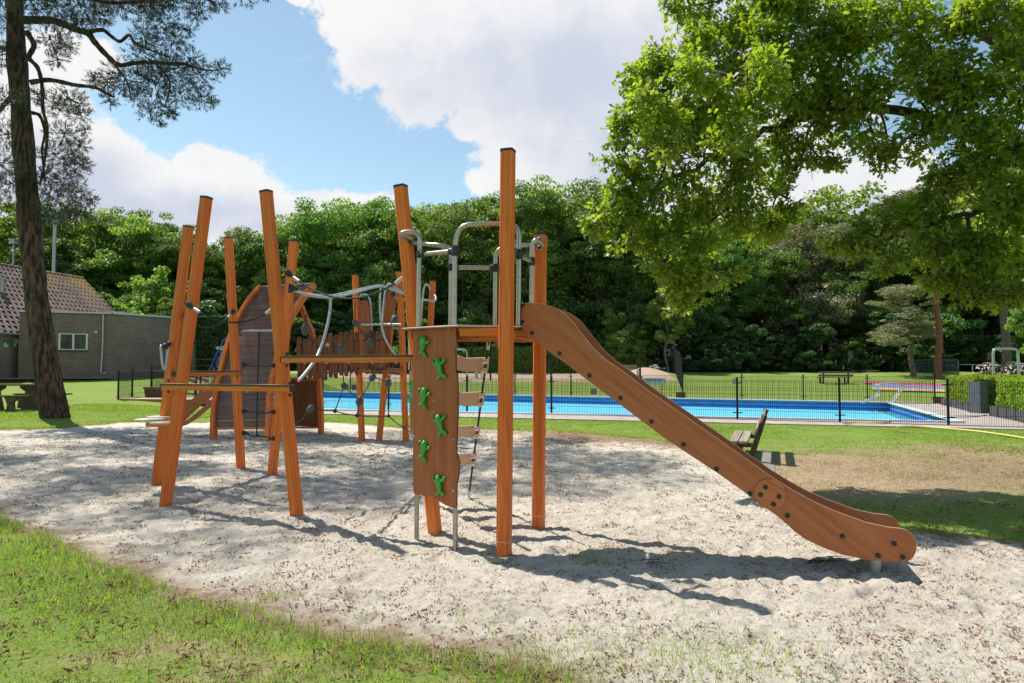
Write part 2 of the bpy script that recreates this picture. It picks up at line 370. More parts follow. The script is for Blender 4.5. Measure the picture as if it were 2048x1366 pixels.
SANDPX = [(-500, 872), (0, 861), (100, 858), (240, 846), (330, 838), (420, 835), (520, 838), (650, 843), (820, 858), (1000, 860), (1100, 863), (1180, 868), (1300, 880),
          (1390, 896), (1450, 918), (1500, 950), (1540, 985), (1610, 1008), (1700, 1035), (1800, 1060), (1900, 1074), (2048, 1086), (2400, 1110), (2900, 1300), (2600, 1560), (1500, 1560), (1300, 1440),
          (1130, 1366), (980, 1325), (800, 1290), (640, 1262), (500, 1232), (330, 1187), (150, 1112), (0, 1035), (-150, 975), (-500, 925)]
SAND = [(G(*p).x, G(*p).y) for p in SANDPX]
PN0, PN1, PF1, PF0 = G(520, 819.5), G(1925, 848), G(1780, 808), G(520, 782.5)
POOL = [(p.x, p.y) for p in (PN0, PN1, PF1, PF0)]
FEET = [(random.uniform(-6, 6), 3 + 9.5 * random.random() ** 1.3, random.uniform(0, 3.14), random.uniform(.5, 1.1)) for _ in range(380)] + [(2.75 + random.gauss(0, .35), 4.75 + random.gauss(0, .3), random.uniform(0, 3.14), 1.0) for _ in range(14)]
def sandh(x, y):
    b = (0.05 * (fbm(x, y, 0.55, 3, 3) - .5) + 0.040 * (fbm(x, y, 2.2, 3, 5) - .5))
    r = 1 - np.abs(fbm(x, y, 3.6, 3, 9) * 2 - 1)
    b += 0.036 * (r - .75) + 0.026 * (fbm(x, y, 7.5, 3, 13) - .5) + 0.028 * (fbm(x, y, 19, 2, 17) - .5) + .012 * (fbm(x, y, 43, 2, 19) - .5)
    for (fx, fy, fa, fs) in FEET:
        m_ = (np.abs(x - fx) < .45) & (np.abs(y - fy) < .45)
        if m_.any():
            u_ = (x[m_] - fx) * math.cos(fa) + (y[m_] - fy) * math.sin(fa); v_ = -(x[m_] - fx) * math.sin(fa) + (y[m_] - fy) * math.cos(fa); q_ = (u_ / .15) ** 2 + (v_ / .07) ** 2
            b[m_] = b[m_] - fs * .024 * np.exp(-q_ ** 2) + fs * .011 * np.exp(-(np.sqrt(q_) - 1.4) ** 2 * 4)
    return b

def grid_mesh(name, X, Y, Z, mat, **kw):
    h, w = X.shape; V = np.stack([X, Y, Z], -1).reshape(-1, 3)
    i = np.arange(h * w).reshape(h, w); Fc = np.stack([i[:-1, :-1], i[:-1, 1:], i[1:, 1:], i[1:, :-1]], -1).reshape(-1, 4)
    return np_mesh(name, V, Fc, mat, smooth=True, **kw)

# ground material : grass turf, dry patches, dirt
m, t, b, o = newmat('turf'); M_TURF = m
g1 = noise(t, 0.35, 5, 0.6); g2 = noise(t, 9, 5, 0.7); g3 = noise(t, 34, 5, 0.8)
fmix = math_n(t, 'ADD', math_n(t, 'MULTIPLY', g2, 0.42), math_n(t, 'ADD', math_n(t, 'MULTIPLY', g1, 0.22), math_n(t, 'MULTIPLY', g3, 0.36)))
gc = ramp(t, fmix, [(0.34, (0.10, 0.155, 0.025)), (0.5, (0.18, 0.25, 0.045)), (0.66, (0.27, 0.33, 0.08))])
dc = ramp(t, fmix, [(0.36, (0.17, 0.105, 0.07)), (0.5, (0.33, 0.235, 0.15)), (0.64, (0.48, 0.38, 0.25))])
sc_ = ramp(t, fmix, [(0.3, (0.30, 0.20, 0.14)), (0.7, (0.52, 0.40, 0.31))])
at1 = N(t, 'ShaderNodeAttribute', attribute_name='dry'); at2 = N(t, 'ShaderNodeAttribute', attribute_name='dirt')
dn = N(t, 'ShaderNodeMapRange', interpolation_type='SMOOTHSTEP'); t.links.new(math_n(t, 'ADD', at1.outputs['Fac'], math_n(t, 'MULTIPLY_ADD', noise(t, 2.2, 6, 0.7), 2.4, -1.2)), dn.inputs[0]); dn.inputs[1].default_value = 0.25; dn.inputs[2].default_value = 1.15
dn2 = N(t, 'ShaderNodeMapRange', interpolation_type='SMOOTHSTEP'); t.links.new(math_n(t, 'ADD', at2.outputs['Fac'], math_n(t, 'MULTIPLY_ADD', noise(t, 1.2, 5, 0.65), 1.0, -0.5)), dn2.inputs[0]); dn2.inputs[1].default_value = 0.4; dn2.inputs[2].default_value = 0.6
x1 = N(t, 'ShaderNodeMix', data_type='RGBA'); t.links.new(dn.outputs[0], x1.inputs[0]); t.links.new(gc, x1.inputs[6]); t.links.new(dc, x1.inputs[7])
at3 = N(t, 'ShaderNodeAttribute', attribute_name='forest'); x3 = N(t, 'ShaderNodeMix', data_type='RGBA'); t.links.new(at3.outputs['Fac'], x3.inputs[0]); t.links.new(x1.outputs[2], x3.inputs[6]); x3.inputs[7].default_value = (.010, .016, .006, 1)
x2 = N(t, 'ShaderNodeMix', data_type='RGBA'); t.links.new(dn2.outputs[0], x2.inputs[0]); t.links.new(x3.outputs[2], x2.inputs[6]); t.links.new(sc_, x2.inputs[7])
t.links.new(x2.outputs[2], b.inputs['Base Color']); b.inputs['Roughness'].default_value = 0.9; b.inputs['Specular IOR Level'].default_value = 0.15
bump(t, b, math_n(t, 'ADD', g3, g2), 0.8, 0.03)

m, t, b, o = newmat('play_sand'); M_SAND = m
s1 = noise(t, 1.3, 5, 0.6); s2 = noise(t, 16, 6, 0.75); s3 = noise(t, 300, 2, 0.6)
fm = math_n(t, 'ADD', math_n(t, 'MULTIPLY', s2, 0.6), math_n(t, 'MULTIPLY', s1, 0.4))
c0 = ramp(t, fm, [(0.30, (0.36, 0.28, 0.205)), (0.40, (0.68, 0.595, 0.485)), (0.58, (0.84, 0.76, 0.645))])
cr = noise(t, 46, 5, 0.75); cm = N(t, 'ShaderNodeMapRange', interpolation_type='SMOOTHSTEP'); t.links.new(math_n(t, 'ADD', cr, math_n(t, 'MULTIPLY_ADD', noise(t, 5, 4, .6), .45, -.225)), cm.inputs[0]); cm.inputs[1].default_value = .555; cm.inputs[2].default_value = .65
cx_ = N(t, 'ShaderNodeMix', data_type='RGBA'); t.links.new(math_n(t, 'MULTIPLY', cm.outputs[0], .75), cx_.inputs[0]); t.links.new(c0, cx_.inputs[6]); cx_.inputs[7].default_value = (.20, .135, .09, 1); c0 = cx_.outputs[2]
at = N(t, 'ShaderNodeAttribute', attribute_name='edge')
e1 = N(t, 'ShaderNodeMapRange', interpolation_type='SMOOTHSTEP'); t.links.new(math_n(t, 'ADD', at.outputs['Fac'], math_n(t, 'MULTIPLY_ADD', noise(t, 2.5, 5, 0.7), 1.2, -0.6)), e1.inputs[0]); e1.inputs[1].default_value = 0.2; e1.inputs[2].default_value = 0.9
mxs = N(t, 'ShaderNodeMix', data_type='RGBA'); t.links.new(e1.outputs[0], mxs.inputs[0]); t.links.new(c0, mxs.inputs[6])
t.links.new(ramp(t, s2, [(0.3, (0.24, 0.15, 0.08)), (0.7, (0.48, 0.36, 0.23))]), mxs.inputs[7])
t.links.new(mxs.outputs[2], b.inputs['Base Color']); b.inputs['Roughness'].default_value = 0.95; b.inputs['Specular IOR Level'].default_value = 0.1
bump(t, b, math_n(t, 'ADD', math_n(t, 'MULTIPLY', s2, 1.0), math_n(t, 'MULTIPLY', s3, 0.35)), 1.0, 0.045)

ys = np.concatenate([[-300, -60, -15, -4, 0], np.arange(1, 19, .13), np.arange(19, 45, .28), np.arange(45, 82, 1.0), [90, 95, 103, 112, 120, 180, 300, 700]])
xs = np.concatenate([[-500, -200, -100, -60, -45, -38, -33, -29], np.arange(-26, 24, .2), [25, 27, 30, 34, 40, 50, 70, 120, 250, 500]])
X, Y = np.meshgrid(xs, ys)
dS = polydist(X, Y, SAND); dP = polydist(X, Y, POOL)
Z = terr(X, Y) + np.clip(-dS * .35, -.14, 0) + 0.05 * (fbm(X, Y, .25, 3, 2) - .5) * np.clip((-dS) / 1.0, 0, 1) * np.clip((-dP - 1.5) / 2, 0, 1)
Z = Z + 0.02 * (fbm(X, Y, 3, 2, 8) - .5) * np.clip(-dP - 1.5, 0, 1)
# low soil mound by the far fence
MC = G(1305, 752, .55); MC = P(1300, 752, 50)
Z = Z + 0.55 * np.exp(-(((X - MC.x) / 1.7) ** 2 + ((Y - 52) / 2.5) ** 2))
Z = np.where(dP > -0.45, -2.2, Z) + np.interp(Y, [93, 118, 180], [0, 9, 9])  # unseen rise behind the wood, added to block bright sky gaps between trees
def gpatch(X, Y, px, py, rx, ry, z=0): 
    c = G(px, py, z); return np.exp(-(((X - c.x) / rx) ** 2 + ((Y - c.y) / ry) ** 2))
dry = 1.5 * gpatch(X, Y, 1850, 940, 3.8, 2.4) + .7 * gpatch(X, Y, 1620, 975, 1.2, 1.0) + .7 * gpatch(X, Y, 2000, 900, 2.0, 1.5) + .5 * gpatch(X, Y, 100, 850, 3, 1.2) + .42 * gpatch(X, Y, 500, 1350, 1.6, .5) + .3 * gpatch(X, Y, 150, 1300, 1.2, .4) + .25 * np.exp(-((dS + .1) / .5) ** 2)
dirt = 1.3 * np.where((Y > 46.5) & (Y < 53.5) & (X > -16) & (X < MC.x + 1.5), 1.0, 0.0) + .9 * np.exp(-(((X - MC.x + .8) / 1.2) ** 2 + ((Y - 51) / 2.0) ** 2)) + 0
dirt = dirt - .25 - 1.2 * np.clip((Y - 55.5 + (X < -17) * 8) / 1.5, 0, 1)
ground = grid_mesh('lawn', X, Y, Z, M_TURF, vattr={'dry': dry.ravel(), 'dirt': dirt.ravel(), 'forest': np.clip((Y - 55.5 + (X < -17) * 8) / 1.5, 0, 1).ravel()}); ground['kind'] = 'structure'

u = np.linspace(-1.0, 1.05, 640); yy = np.geomspace(2.75, 18.5, 430)
U, Y = np.meshgrid(u, yy); X = U * Y
dS = polydist(X, Y, SAND) + 0.25 * (fbm(X, Y, 1.8, 3, 21) - .5)
Z = sandh(X, Y) * np.clip(dS * 2 + .2, 0.1, 1) + np.clip(dS * .35, -.3, 0) + 0.012
edge = np.exp(-np.maximum(dS, 0) / .35) * .9 + .75 * np.clip((Y - 11.5) / 3, 0, 1) * np.clip((X + 1) / 2, 0, 1)
Z = np.where(dS < -0.9, -0.3, Z)
sand = grid_mesh('sand', X, Y, Z, M_SAND, vattr={'edge': edge.ravel()}); sand['kind'] = 'structure'

# ------------------------------------------------------------------ paving and pool
m, t, b, o = newmat('paving_slabs'); M_PAVE = m
bt = N(t, 'ShaderNodeTexBrick'); tcn = N(t, 'ShaderNodeTexCoord'); t.links.new(tcn.outputs['Object'], bt.inputs[0]); bt.offset = 0; bt.inputs['Scale'].default_value = 1
bt.inputs['Brick Width'].default_value = 0.4; bt.inputs['Row Height'].default_value = 0.4; bt.inputs['Mortar Size'].default_value = 0.006
bt.inputs['Color1'].default_value = (0.42, 0.36, 0.32, 1); bt.inputs['Color2'].default_value = (0.34, 0.29, 0.27, 1); bt.inputs['Mortar'].default_value = (0.12, 0.1, 0.09, 1)
nm = N(t, 'ShaderNodeMix', data_type='RGBA', blend_type='MULTIPLY'); nm.inputs[0].default_value = .6; t.links.new(bt.outputs[0], nm.inputs[6]); t.links.new(ramp(t, noise(t, 2, 5), [(0.3, (.75, .72, .7)), (0.7, (1.1, 1.1, 1.1))]), nm.inputs[7])
t.links.new(nm.outputs[2], b.inputs['Base Color']); b.inputs['Roughness'].default_value = .85
def ext(p, q, e): d = (p - q).normalized(); return p + d * e
cN0 = G(500, 826); cN1 = G(1925, 858); cF0 = G(500, 779.5); cF1 = G(1790, 804)
far_r = G(1895, 808); near_r = G(2100, 862)
mb = MB(); zt = 0.03
def quad(mb, a, b_, c, d, z=zt, th=.14):
    mb.prism([Vector((p[0], p[1], z - th)) for p in (a, b_, c, d)], (0, 0, th))
pn0, pn1, pf1, pf0 = [Vector((p[0], p[1], 0)) for p in POOL]
quad(mb, cN0, cN1, pn1, pn0); quad(mb, cF0, cN0, pn0, pf0); quad(mb, pf0, pf1, cF1, cF0); quad(mb, pn1, cN1, near_r, far_r); quad(mb, pf1, pn1, far_r, cF1)
pv = mb.build('paving', M_PAVE); pv['kind'] = 'structure'
M_PBLUE = plain('pool_liner_blue', (0.08, 0.42, 0.92), (0.06, 0.36, 0.88), 0.4, 0, 3, 0.02)
M_PFLOOR = plain('pool_floor_blue', (0.40, 0.86, 0.95), (0.34, 0.80, 0.92), 0.5, 0, 1.2, 0.05)
M_PEDGE = plain('pool_edge_white', (0.66, 0.70, 0.74), (0.58, 0.62, 0.66), 0.5, 0, 3, 0.02)
poolT = T('swimming_pool', 'long blue swimming pool with light blue water behind the mesh fence', 'swimming pool', (pn0.x, pn0.y, 0))
cen = sum((Vector((p[0], p[1], 0)) for p in POOL), Vector()) / 4
zs = -1.1
ps = [Vector((p[0], p[1], 0)) for p in POOL]
for i in range(4):
    a, b_ = ps[i], ps[(i + 1) % 4]
    nrm = Vector((-(b_ - a).y, (b_ - a).x, 0)).normalized()
    if nrm.dot(cen - a) < 0: nrm = -nrm
    d = (b_ - a).normalized()
    mb = MB(); mb.prism([a + Vector((0, 0, zs)), b_ + Vector((0, 0, zs)), b_ + Vector((0, 0, .02)), a + Vector((0, 0, .02))], -nrm * .1); mb.build('pool_wall', M_PBLUE, poolT)
    mb = MB(); mb.bar(a + nrm * .02 + Vector((0, 0, .055)), b_ + nrm * .02 + Vector((0, 0, .055)), .16, .045); mb.build('pool_edge', M_PEDGE, poolT)
    mb = MB(); mb.bar(a + nrm * .03 + Vector((0, 0, -.20)), b_ + nrm * .03 + Vector((0, 0, -.20)), .05, .05); mb.build('overflow_rail', plain('rail_dark_blue', (.02, .10, .5)), poolT)
mb = MB(); mb.prism([p + Vector((0, 0, zs - .1)) for p in ps], (0, 0, .1)); mb.build('pool_floor', M_PFLOOR, poolT)
# entry steps at the shallow end
for k in range(4):
    w = (4 - k) * .45; za = zs + .2 * (k + 1)
    e1, e2 = ps[1], ps[2]; inn = (ps[0] - ps[1]).normalized()
    mb = MB(); mb.prism([Vector((p.x, p.y, za - .2)) for p in (e1, e2, e2 + inn * w, e1 + inn * w)], (0, 0, .2)); mb.build('pool_step', M_PFLOOR if k % 2 else M_PBLUE, poolT)
m, t, b, o = newmat('pool_water'); M_WATER = m
t.nodes.remove(b)
tr = N(t, 'ShaderNodeBsdfTransparent'); tr.inputs[0].default_value = (0.70, 0.96, 1.0, 1)
gl = N(t, 'ShaderNodeBsdfGlossy'); gl.inputs['Roughness'].default_value = 0.05
df = N(t, 'ShaderNodeBsdfDiffuse'); df.inputs[0].default_value = (0.22, 0.80, 0.99, 1)
fr = N(t, 'ShaderNodeFresnel'); fr.inputs[0].default_value = 1.33
bn = N(t, 'ShaderNodeBump'); bn.inputs['Strength'].default_value = .2; bn.inputs['Distance'].default_value = .03; t.links.new(noise(t, 3.5, 4, .6), bn.inputs['Height'])
t.links.new(bn.outputs[0], fr.inputs['Normal']); t.links.new(bn.outputs[0], gl.inputs['Normal'])
ma = N(t, 'ShaderNodeMixShader'); ma.inputs[0].default_value = .72; t.links.new(tr.outputs[0], ma.inputs[1]); t.links.new(df.outputs[0], ma.inputs[2])
mxx = N(t, 'ShaderNodeMixShader'); t.links.new(math_n(t, 'MULTIPLY', fr.outputs[0], .5), mxx.inputs[0]); t.links.new(ma.outputs[0], mxx.inputs[1]); t.links.new(gl.outputs[0], mxx.inputs[2]); t.links.new(mxx.outputs[0], o.inputs[0])
wz = -.30
mb = MB(); mb.add([Vector((p.x, p.y, wz)) for p in ps], [(0, 1, 2, 3)]); w_ = mb.build('water', M_WATER); w_['kind'] = 'structure'

# ------------------------------------------------------------------ post helper (part > post_cap)
YAW = R(-19.5)
def post(parent, bpx, tpx, D0, D1=None, w=.105, yaw=YAW, base=None, ring=False, cap=True):
    b0 = base if base is not None else G(*bpx); D0 = b0.y if base is None else D0
    D1 = D1 or b0.y; tp = P(tpx[0], tpx[1], D1)
    ax = (tp - b0).normalized(); b1 = b0 - ax * .25
    yv = Vector((-math.sin(yaw), math.cos(yaw), 0)); fr = frame(b1, None, z=ax, y=yv)
    h = w / 2; c = .013; prof = [(-h + c, -h), (h - c, -h), (h, -h + c), (h, h - c), (h - c, h), (-h + c, h), (-h, h - c), (-h, -h + c)]
    L = (tp - b1).length
    mb = MB(); pts = [fr @ Vector((x, y, 0)) for x, y in prof]; mb.prism(pts, (fr.to_3x3() @ Vector((0, 0, L - .02))))
    po = mb.build('post', M_ORANGE, parent, frame=fr)
    if cap:
        k = 1.04; me = MB(); me.prism([Vector((x * k, y * k, 0)) for x, y in prof], (0, 0, .022)); 
        me_ = me.build('post_cap', M_CAP, None, frame=Matrix.Identity(4)); me_.parent = po; me_.location = (0, 0, L - .02)
    # shallow groove lines on two faces
    if ring:
        me = MB(); k = 1.006; me.prism([Vector((x * k, y * k, 0)) for x, y in prof], (0, 0, .004)); q = me.build('ground_mark', M_WHITEPL, None, frame=Matrix.Identity(4)); q.parent = po; q.location = (0, 0, .25 + .11)
    def at(py):                                    # axis point at pixel row py
        for i in range(200):
            s_ = i / 199; p = b0.lerp(tp, s_); 
            r = p - Vector((0, 0, CAMZ)); f = Vector((0, math.cos(PITCH), math.sin(PITCH))); up = Vector((0, -math.sin(PITCH), math.cos(PITCH)))
            yy_ = 683 - F * r.dot(up) / r.dot(f)
            if yy_ <= py: return p
        return tp
    return po, b0, tp, at, fr
# shared bolt meshes
def bolt_mesh(r=.018, t=.009):
    mb = MB(); mb.tube([(0, 0, 0), (0, 0, t * .6), (0, 0, t)], [r, r, r * .75], 12); mb.tube([(0, 0, t), (0, 0, t + .003)], r * .38, 6)
    me = bpy.data.meshes.new('bolt'); me.from_pydata(mb.v, [], mb.f); me.materials.append(M_BLACK); return me
BOLT = bolt_mesh(); SCREW = bolt_mesh(.009, .005); SCREW.materials.clear(); SCREW.materials.append(M_ALU)
BOLTS = bolt_mesh(.014, .01)
def bolt(parent, p, n, mesh=None, name='bolt'):
    n = Vector(n).normalized(); q = n.to_track_quat('Z', 'Y').to_matrix().to_4x4()
    return put(mesh or BOLT, name, parent, Matrix.Translation(p) @ q)
def plane_pt(x, y, p0, n):
    r = ray(x, y); c = Vector((0, 0, CAMZ)); t_ = (Vector(p0) - c).dot(n) / r.dot(n); return c + r * t_
SD = Vector((.953, -.302, 0)).normalized(); SN = Vector((-.302, -.953, 0)).normalized()  # slide direction, outward (toward the viewer) normal
FN = Vector((math.sin(YAW), -math.cos(YAW), 0)); FX = Vector((math.cos(YAW), math.sin(YAW), 0))

# ================================================================== PLAY TOWER
tower = T('play_tower', 'orange wooden play tower with brown slide, steel rails and green climbing grips', 'play tower', (0, 5.9, 0))
_, f0, ft, fat, _ = post(tower, (1008, 1110), (1016, 300), 0, ring=True)
_, r0, rt, rat, _ = post(tower, (1077, 1054), (1081, 467), 0, ring=True)
_, l0, lt, lat, _ = post(tower, (870, 1066), (801, 371), 0, 6.2)
DK = 1.83
deckp = [(-.955, 6.0), (-.95, 5.93), (-.88, 5.86), (-.60, 5.62), (-.44, 5.50), (-.12, 5.60), (.06, 5.62), (.20, 6.22), (.13, 6.36), (-.62, 6.22), (-.8, 6.14)]
mb = MB(); mb.prism([Vector((x, y, DK - .004)) for x, y in deckp], (0, 0, .022)); deck = mb.build('deck', M_PANEL, tower, smooth=False)
mb = MB(); ring = [Vector((x, y, DK + .008)) for x, y in deckp]
mb.tube(ring + [ring[0]], .007, 6); mb.build('deck_edge_trim', M_ALU, tower)
def beam(parent, a, b_, w=.05, h=.055, name='beam', mat=M_ORANGEX):
    a = Vector(a); b_ = Vector(b_); mb = MB(); mb.bar(a, b_, w, h); return mb.build(name, mat, parent, frame=frame(a, b_ - a), bevel=.004)
beam(tower, (-.43, 5.57, DK - .04), (-.08, 5.61, DK - .04), .045, .07)
beam(tower, (-.62, 6.16, DK - .05), (.2, 6.33, DK - .05), .045, .09)
beam(tower, (-.9, 5.98, DK - .045), (-.76, 6.18, DK - .045), .045, .07)
beam(tower, (-.06, 5.53, DK - .045), (.2, 6.33, DK - .045), .045, .07)
beam(tower, (-.85, 5.95, DK - .06), (-.1, 5.66, DK - .06), .045, .08)
# steel tubes
TR = .0205
def steel(parent, pts, r=TR, name='rail_tube', mat=M_STEEL, sm=6):
    mb = MB(); mb.tube(catm(pts, sm) if sm else pts, r, 12); return mb.build(name, mat, parent, smooth=True)
def tpt(px, py, D): return P(px, py, D)
t1b = G(833, 1082); t2b = G(911, 1102)
D1, D2, D4 = t1b.y, t2b.y, 5.68
d3 = 6.27; d5 = 6.20; d2b = 6.05
# gate leg one (loops back to the leaning post)
steel(tower, [t1b - Vector((0, 0, .1)), P(835, 860, D1), P(837, 648, D1), P(838.4, 520, D1), P(840, 490, D1), P(838, 474, D1 - .0), P(828, 465, D1), P(812, 464, D1), P(803, 467.5, D1), P(804, 472, D1 + .04), P(812, 476, D1 + .12), P(820, 481, D1 + .25)])
steel(tower, [t2b - Vector((0, 0, .1)), P(910, 860, D2), P(909, 648, D2), P(910, 520, D2), P(911, 492, D2), P(914, 472, D2), P(921, 458, D2), P(933, 450.5, D2), P(955, 448.5, D2 + .01), P(1000, 447.5, D2 + .06), P(1018, 448, D4), P(1029, 452, D4), P(1036, 460, D4), P(1038, 474, D4), P(1038, 500, D4), P(1037, 600, D4), P(1036.3, 650, D4)])
steel(tower, [P(901, 650, d2b), P(901.5, 600, d2b), P(902, 535, d2b), P(902, 512, d2b), P(899, 500, d2b), P(891, 494, d2b), P(877, 490.5, d2b), P(858, 489, 6.1), P(838, 487, 6.15), P(822, 486, 6.2)])
steel(tower, [P(990, 650, d3), P(990.5, 600, d3), P(991, 530, d3), P(991.5, 515, d3), P(994, 505, d3), P(1001, 497.5, d3), P(1012, 493, d3), P(1030, 491.5, d3 + .03), P(1050, 490.5, d3 + .08), P(1066, 490, d3 + .15)])
steel(tower, [P(1063, 650, d5), P(1063, 603, d5), P(1063.5, 530, d5), P(1063.5, 497, d5), P(1066, 486, d5), P(1072, 480.5, d5), P(1079, 482, d5 + .05), P(1083, 487, d5 + .1), P(1082, 493, d5 + .2)])
def conn(px, py, D, h=.062, r=.031, side=None):
    c = P(px, py, D); mb = MB(); mb.tube([c - Vector((0, 0, h / 2)), c - Vector((0, 0, h * .3)), c + Vector((0, 0, h * .3)), c + Vector((0, 0, h / 2))], [r * .85, r, r, r * .85], 12)
    if side is not None:
        s_ = Vector(side); d = (s_ - c).normalized(); mb.tube([c + d * .01, c + d * .065], r * .92, 12)
    mb.build('tube_joint', M_BLACK, tower, smooth=True); return c
a = conn(840, 509, D1, side=P(911, 502, D2)); b_ = conn(911, 502, D2, .085, .034, side=P(840, 509, D1)); steel(tower, [a, b_], TR * .95, 'cross_tube', sm=0)
a = conn(902, 535, d2b, side=P(991, 536, d3)); b_ = conn(991, 536, d3, .075, .033, side=P(902, 536, d2b)); steel(tower, [a, b_], TR * .95, 'cross_tube', sm=0)
a = conn(1038, 509, D4, .085, .033, side=P(1063, 523, d5)); b_ = conn(1063.5, 523, d5, .075, .032, side=P(1038, 511, D4)); steel(tower, [a, b_], TR * .95, 'cross_tube', sm=0)
for (px, py, D, q) in ((820, 484, 6.1, 0), (1079, 478, 6.34, 0), (1079, 495, 6.34, 0)):
    bolt(tower, P(px, py, D), FN)
mb = MB(); mb.prism([P(1074, 474, 6.36), P(1084, 474, 6.36), P(1084, 500, 6.36), P(1074, 500, 6.36)], FN * .006); mb.build('bracket_plate', M_STEEL, tower)
for (px, py, D) in ((962, 664, 5.6), (1041, 656, 5.62), (955, 673, 5.7), (838, 667, 6.0)): bolt(tower, P(px, py, D), FN, BOLTS)
# --- climbing wall
pw0 = Vector((-.83, 5.93, 0)); pwd = (t2b - t1b); pwd.z = 0; pwd.normalize(); pwn = Vector((pwd.y, -pwd.x, 0)).normalized()
if pwn.y > 0: pwn = -pwn
p0 = t1b + pwn * .045
wallpx = [(827, 657), (912, 653), (911, 668), (911, 689), (908.5, 698), (909.5, 715), (910, 739), (913, 751), (914, 780), (914, 829), (912, 860), (911, 904), (915, 916), (917, 926), (915.5, 952), (912, 967), (911, 1010), (908, 1015.5), (903, 1015), (891, 1010), (872, 999), (859, 993), (832, 989), (827, 985), (826, 975), (826, 866), (821.6, 851), (820, 829), (821.6, 810), (825, 795), (826.5, 730)]
wpts = [plane_pt(x, y, p0, pwn) for x, y in wallpx]
mb = MB(); mb.prism(wpts, -pwn * .014); cw = mb.build('climbing_wall', M_PANEL, tower, frame=frame(p0 - Vector(), pwd))
mb = MB(); rr = [p - pwn * .0135 for p in wpts]; mb.prism([p + (p - sum(rr, Vector()) / len(rr)).normalized() * .004 for p in rr], -pwn * .006); mb.build('wall_edge', M_EDGE, tower)
for (x, y) in ((839, 657.5), (897.5, 656.5), (828, 873), (907, 879), (868, 801), (868, 824), (828, 972), (907, 982)):
    bolt(cw, plane_pt(x, y, p0, pwn) + pwn * .001, pwn, SCREW, 'screw')
def grip_mesh(var):
    mb = MB(); s = .0042
    def q(x, y, z=.02): return Vector(((x) * s, -z, -(y) * s))
    mir = 1 if var == 0 else 1
    # body
    if var == 0:
        body = [(1, -17), (2, -12), (2, -5), (1, 3), (-1, 10), (-2, 14)]; rb = [.012, .026, .027, .021, .015, .012]
        arms = [[(0, -8), (-7, -9), (-10, -13), (-9.5, -16)], [(3, -4), (10, -4), (14.5, -6), (15.5, -9)]]
        foot = [(-12, 17), (-9, 14), (-3, 13), (3, 16), (7, 21), (8, 23.5)]
    else:
        body = [(-2, -17), (-2, -12), (0, -5), (3, 3), (6, 10), (7, 14)]; rb = [.012, .026, .027, .021, .015, .012]
        arms = [[(-2, -6), (-9, -6), (-14, -8), (-15, -11)], [(2, -7), (9, -9), (13, -13), (14, -17)]]
        foot = [(-5, 22), (-2, 17), (4, 14), (11, 13.5), (15, 16), (16, 18.5)]
    mb.tube(catm([q(*p) for p in body], 4), [float(np.interp(i / 20, np.linspace(0, 1, 6), rb)) for i in range(21)], 12)
    for a_ in arms:
        c = catm([q(*p, z=.018) for p in a_], 4); mb.tube(c, [float(np.interp(i / (len(c) - 1), [0, .3, .8, 1], [.012, .0105, .0125, .006])) for i in range(len(c))], 10)
    c = catm([q(*p, z=.014) for p in foot], 4); mb.tube(c, [float(np.interp(i / (len(c) - 1), [0, .12, .5, .88, 1], [.005, .0105, .0135, .0105, .005])) for i in range(len(c))], 10)
    fx, fy = foot[3]; mb.tube([q(fx - 1, fy, .012), q(fx - 1, fy + 6, .012)], [.009, .005], 8)
    me = bpy.data.meshes.new('climbing_grip'); me.from_pydata(mb.v, [], mb.f); me.materials.append(M_GREEN)
    me.polygons.foreach_set('use_smooth', [True] * len(me.polygons)); me.set_sharp_from_angle(angle=R(60)); return me
GR = [grip_mesh(0), grip_mesh(1)]
mb = MB(); mb.disc((0, 0, 0), (0, -1, 0), .0095, .004, 10); HOLE = bpy.data.meshes.new('grip_bolt'); HOLE.from_pydata(mb.v, [], mb.f); HOLE.materials.append(M_BLACK)
for (x, y, v, rz, sc) in ((849, 690, 0, 0, 1.0), (881, 735, 1, 0, 1.02), (850, 794, 0, 2, 1.0), (882, 848, 1, -3, 1.0), (850, 899, 0, 4, .98), (880, 968, 1, 6, .95)):
    c = plane_pt(x, y, p0, pwn); fr = frame(c, pwd) @ Matrix.Rotation(R(rz), 4, 'Y') @ Matrix.Scale(sc * 1.1, 4)
    put(GR[v], 'climbing_grip', cw, fr)
    hx = -3 if v == 0 else -5
    put(HOLE, 'grip_bolt', cw, fr @ Matrix.Translation((hx * .0042, -.0455, .046)))
# --- slide
c0 = Vector((.09, 5.95, 0)); pn = c0 + SN * .25; pf = c0 - SN * .25
slpx_top = [(1043, 607), (1056, 606), (1070, 606.5), (1086, 608.5), (1099, 612), (1111, 617), (1123, 624), (1133, 631.5), (1143, 641), (1156, 658), (1163, 667.5), (1171, 677.5), (1190, 700.5), (1212, 720), (1248, 745), (1298, 783), (1380, 839.5), (1468, 901), (1550, 959), (1585, 980.5), (1629, 1005), (1673, 1024), (1731, 1045), (1775, 1055), (1805, 1058)]
slpx_end = [(1816, 1062), (1825, 1070), (1831, 1080), (1833.5, 1092), (1832, 1104), (1827, 1114), (1819, 1121), (1808, 1124)]
slpx_bot = [(1769, 1123), (1731, 1119), (1687, 1110), (1643, 1094), (1608, 1077), (1585, 1059), (1556, 1033), (1532, 1016), (1497, 990), (1438, 948), (1380, 910), (1326, 874), (1240, 809), (1131, 727), (1067, 680), (1052, 670), (1044, 660), (1043, 640)]
prof = [plane_pt(x, y, pn, SN) for x, y in slpx_top + slpx_end + slpx_bot]
sl_fr = frame(pn, Vector((SD.x, SD.y, -.76)), z=(0, 0, 1))
slide = MB(); slide.prism(prof, -SN * .014); slide = slide.build('slide_side', M_SLIDE, tower, frame=sl_fr)
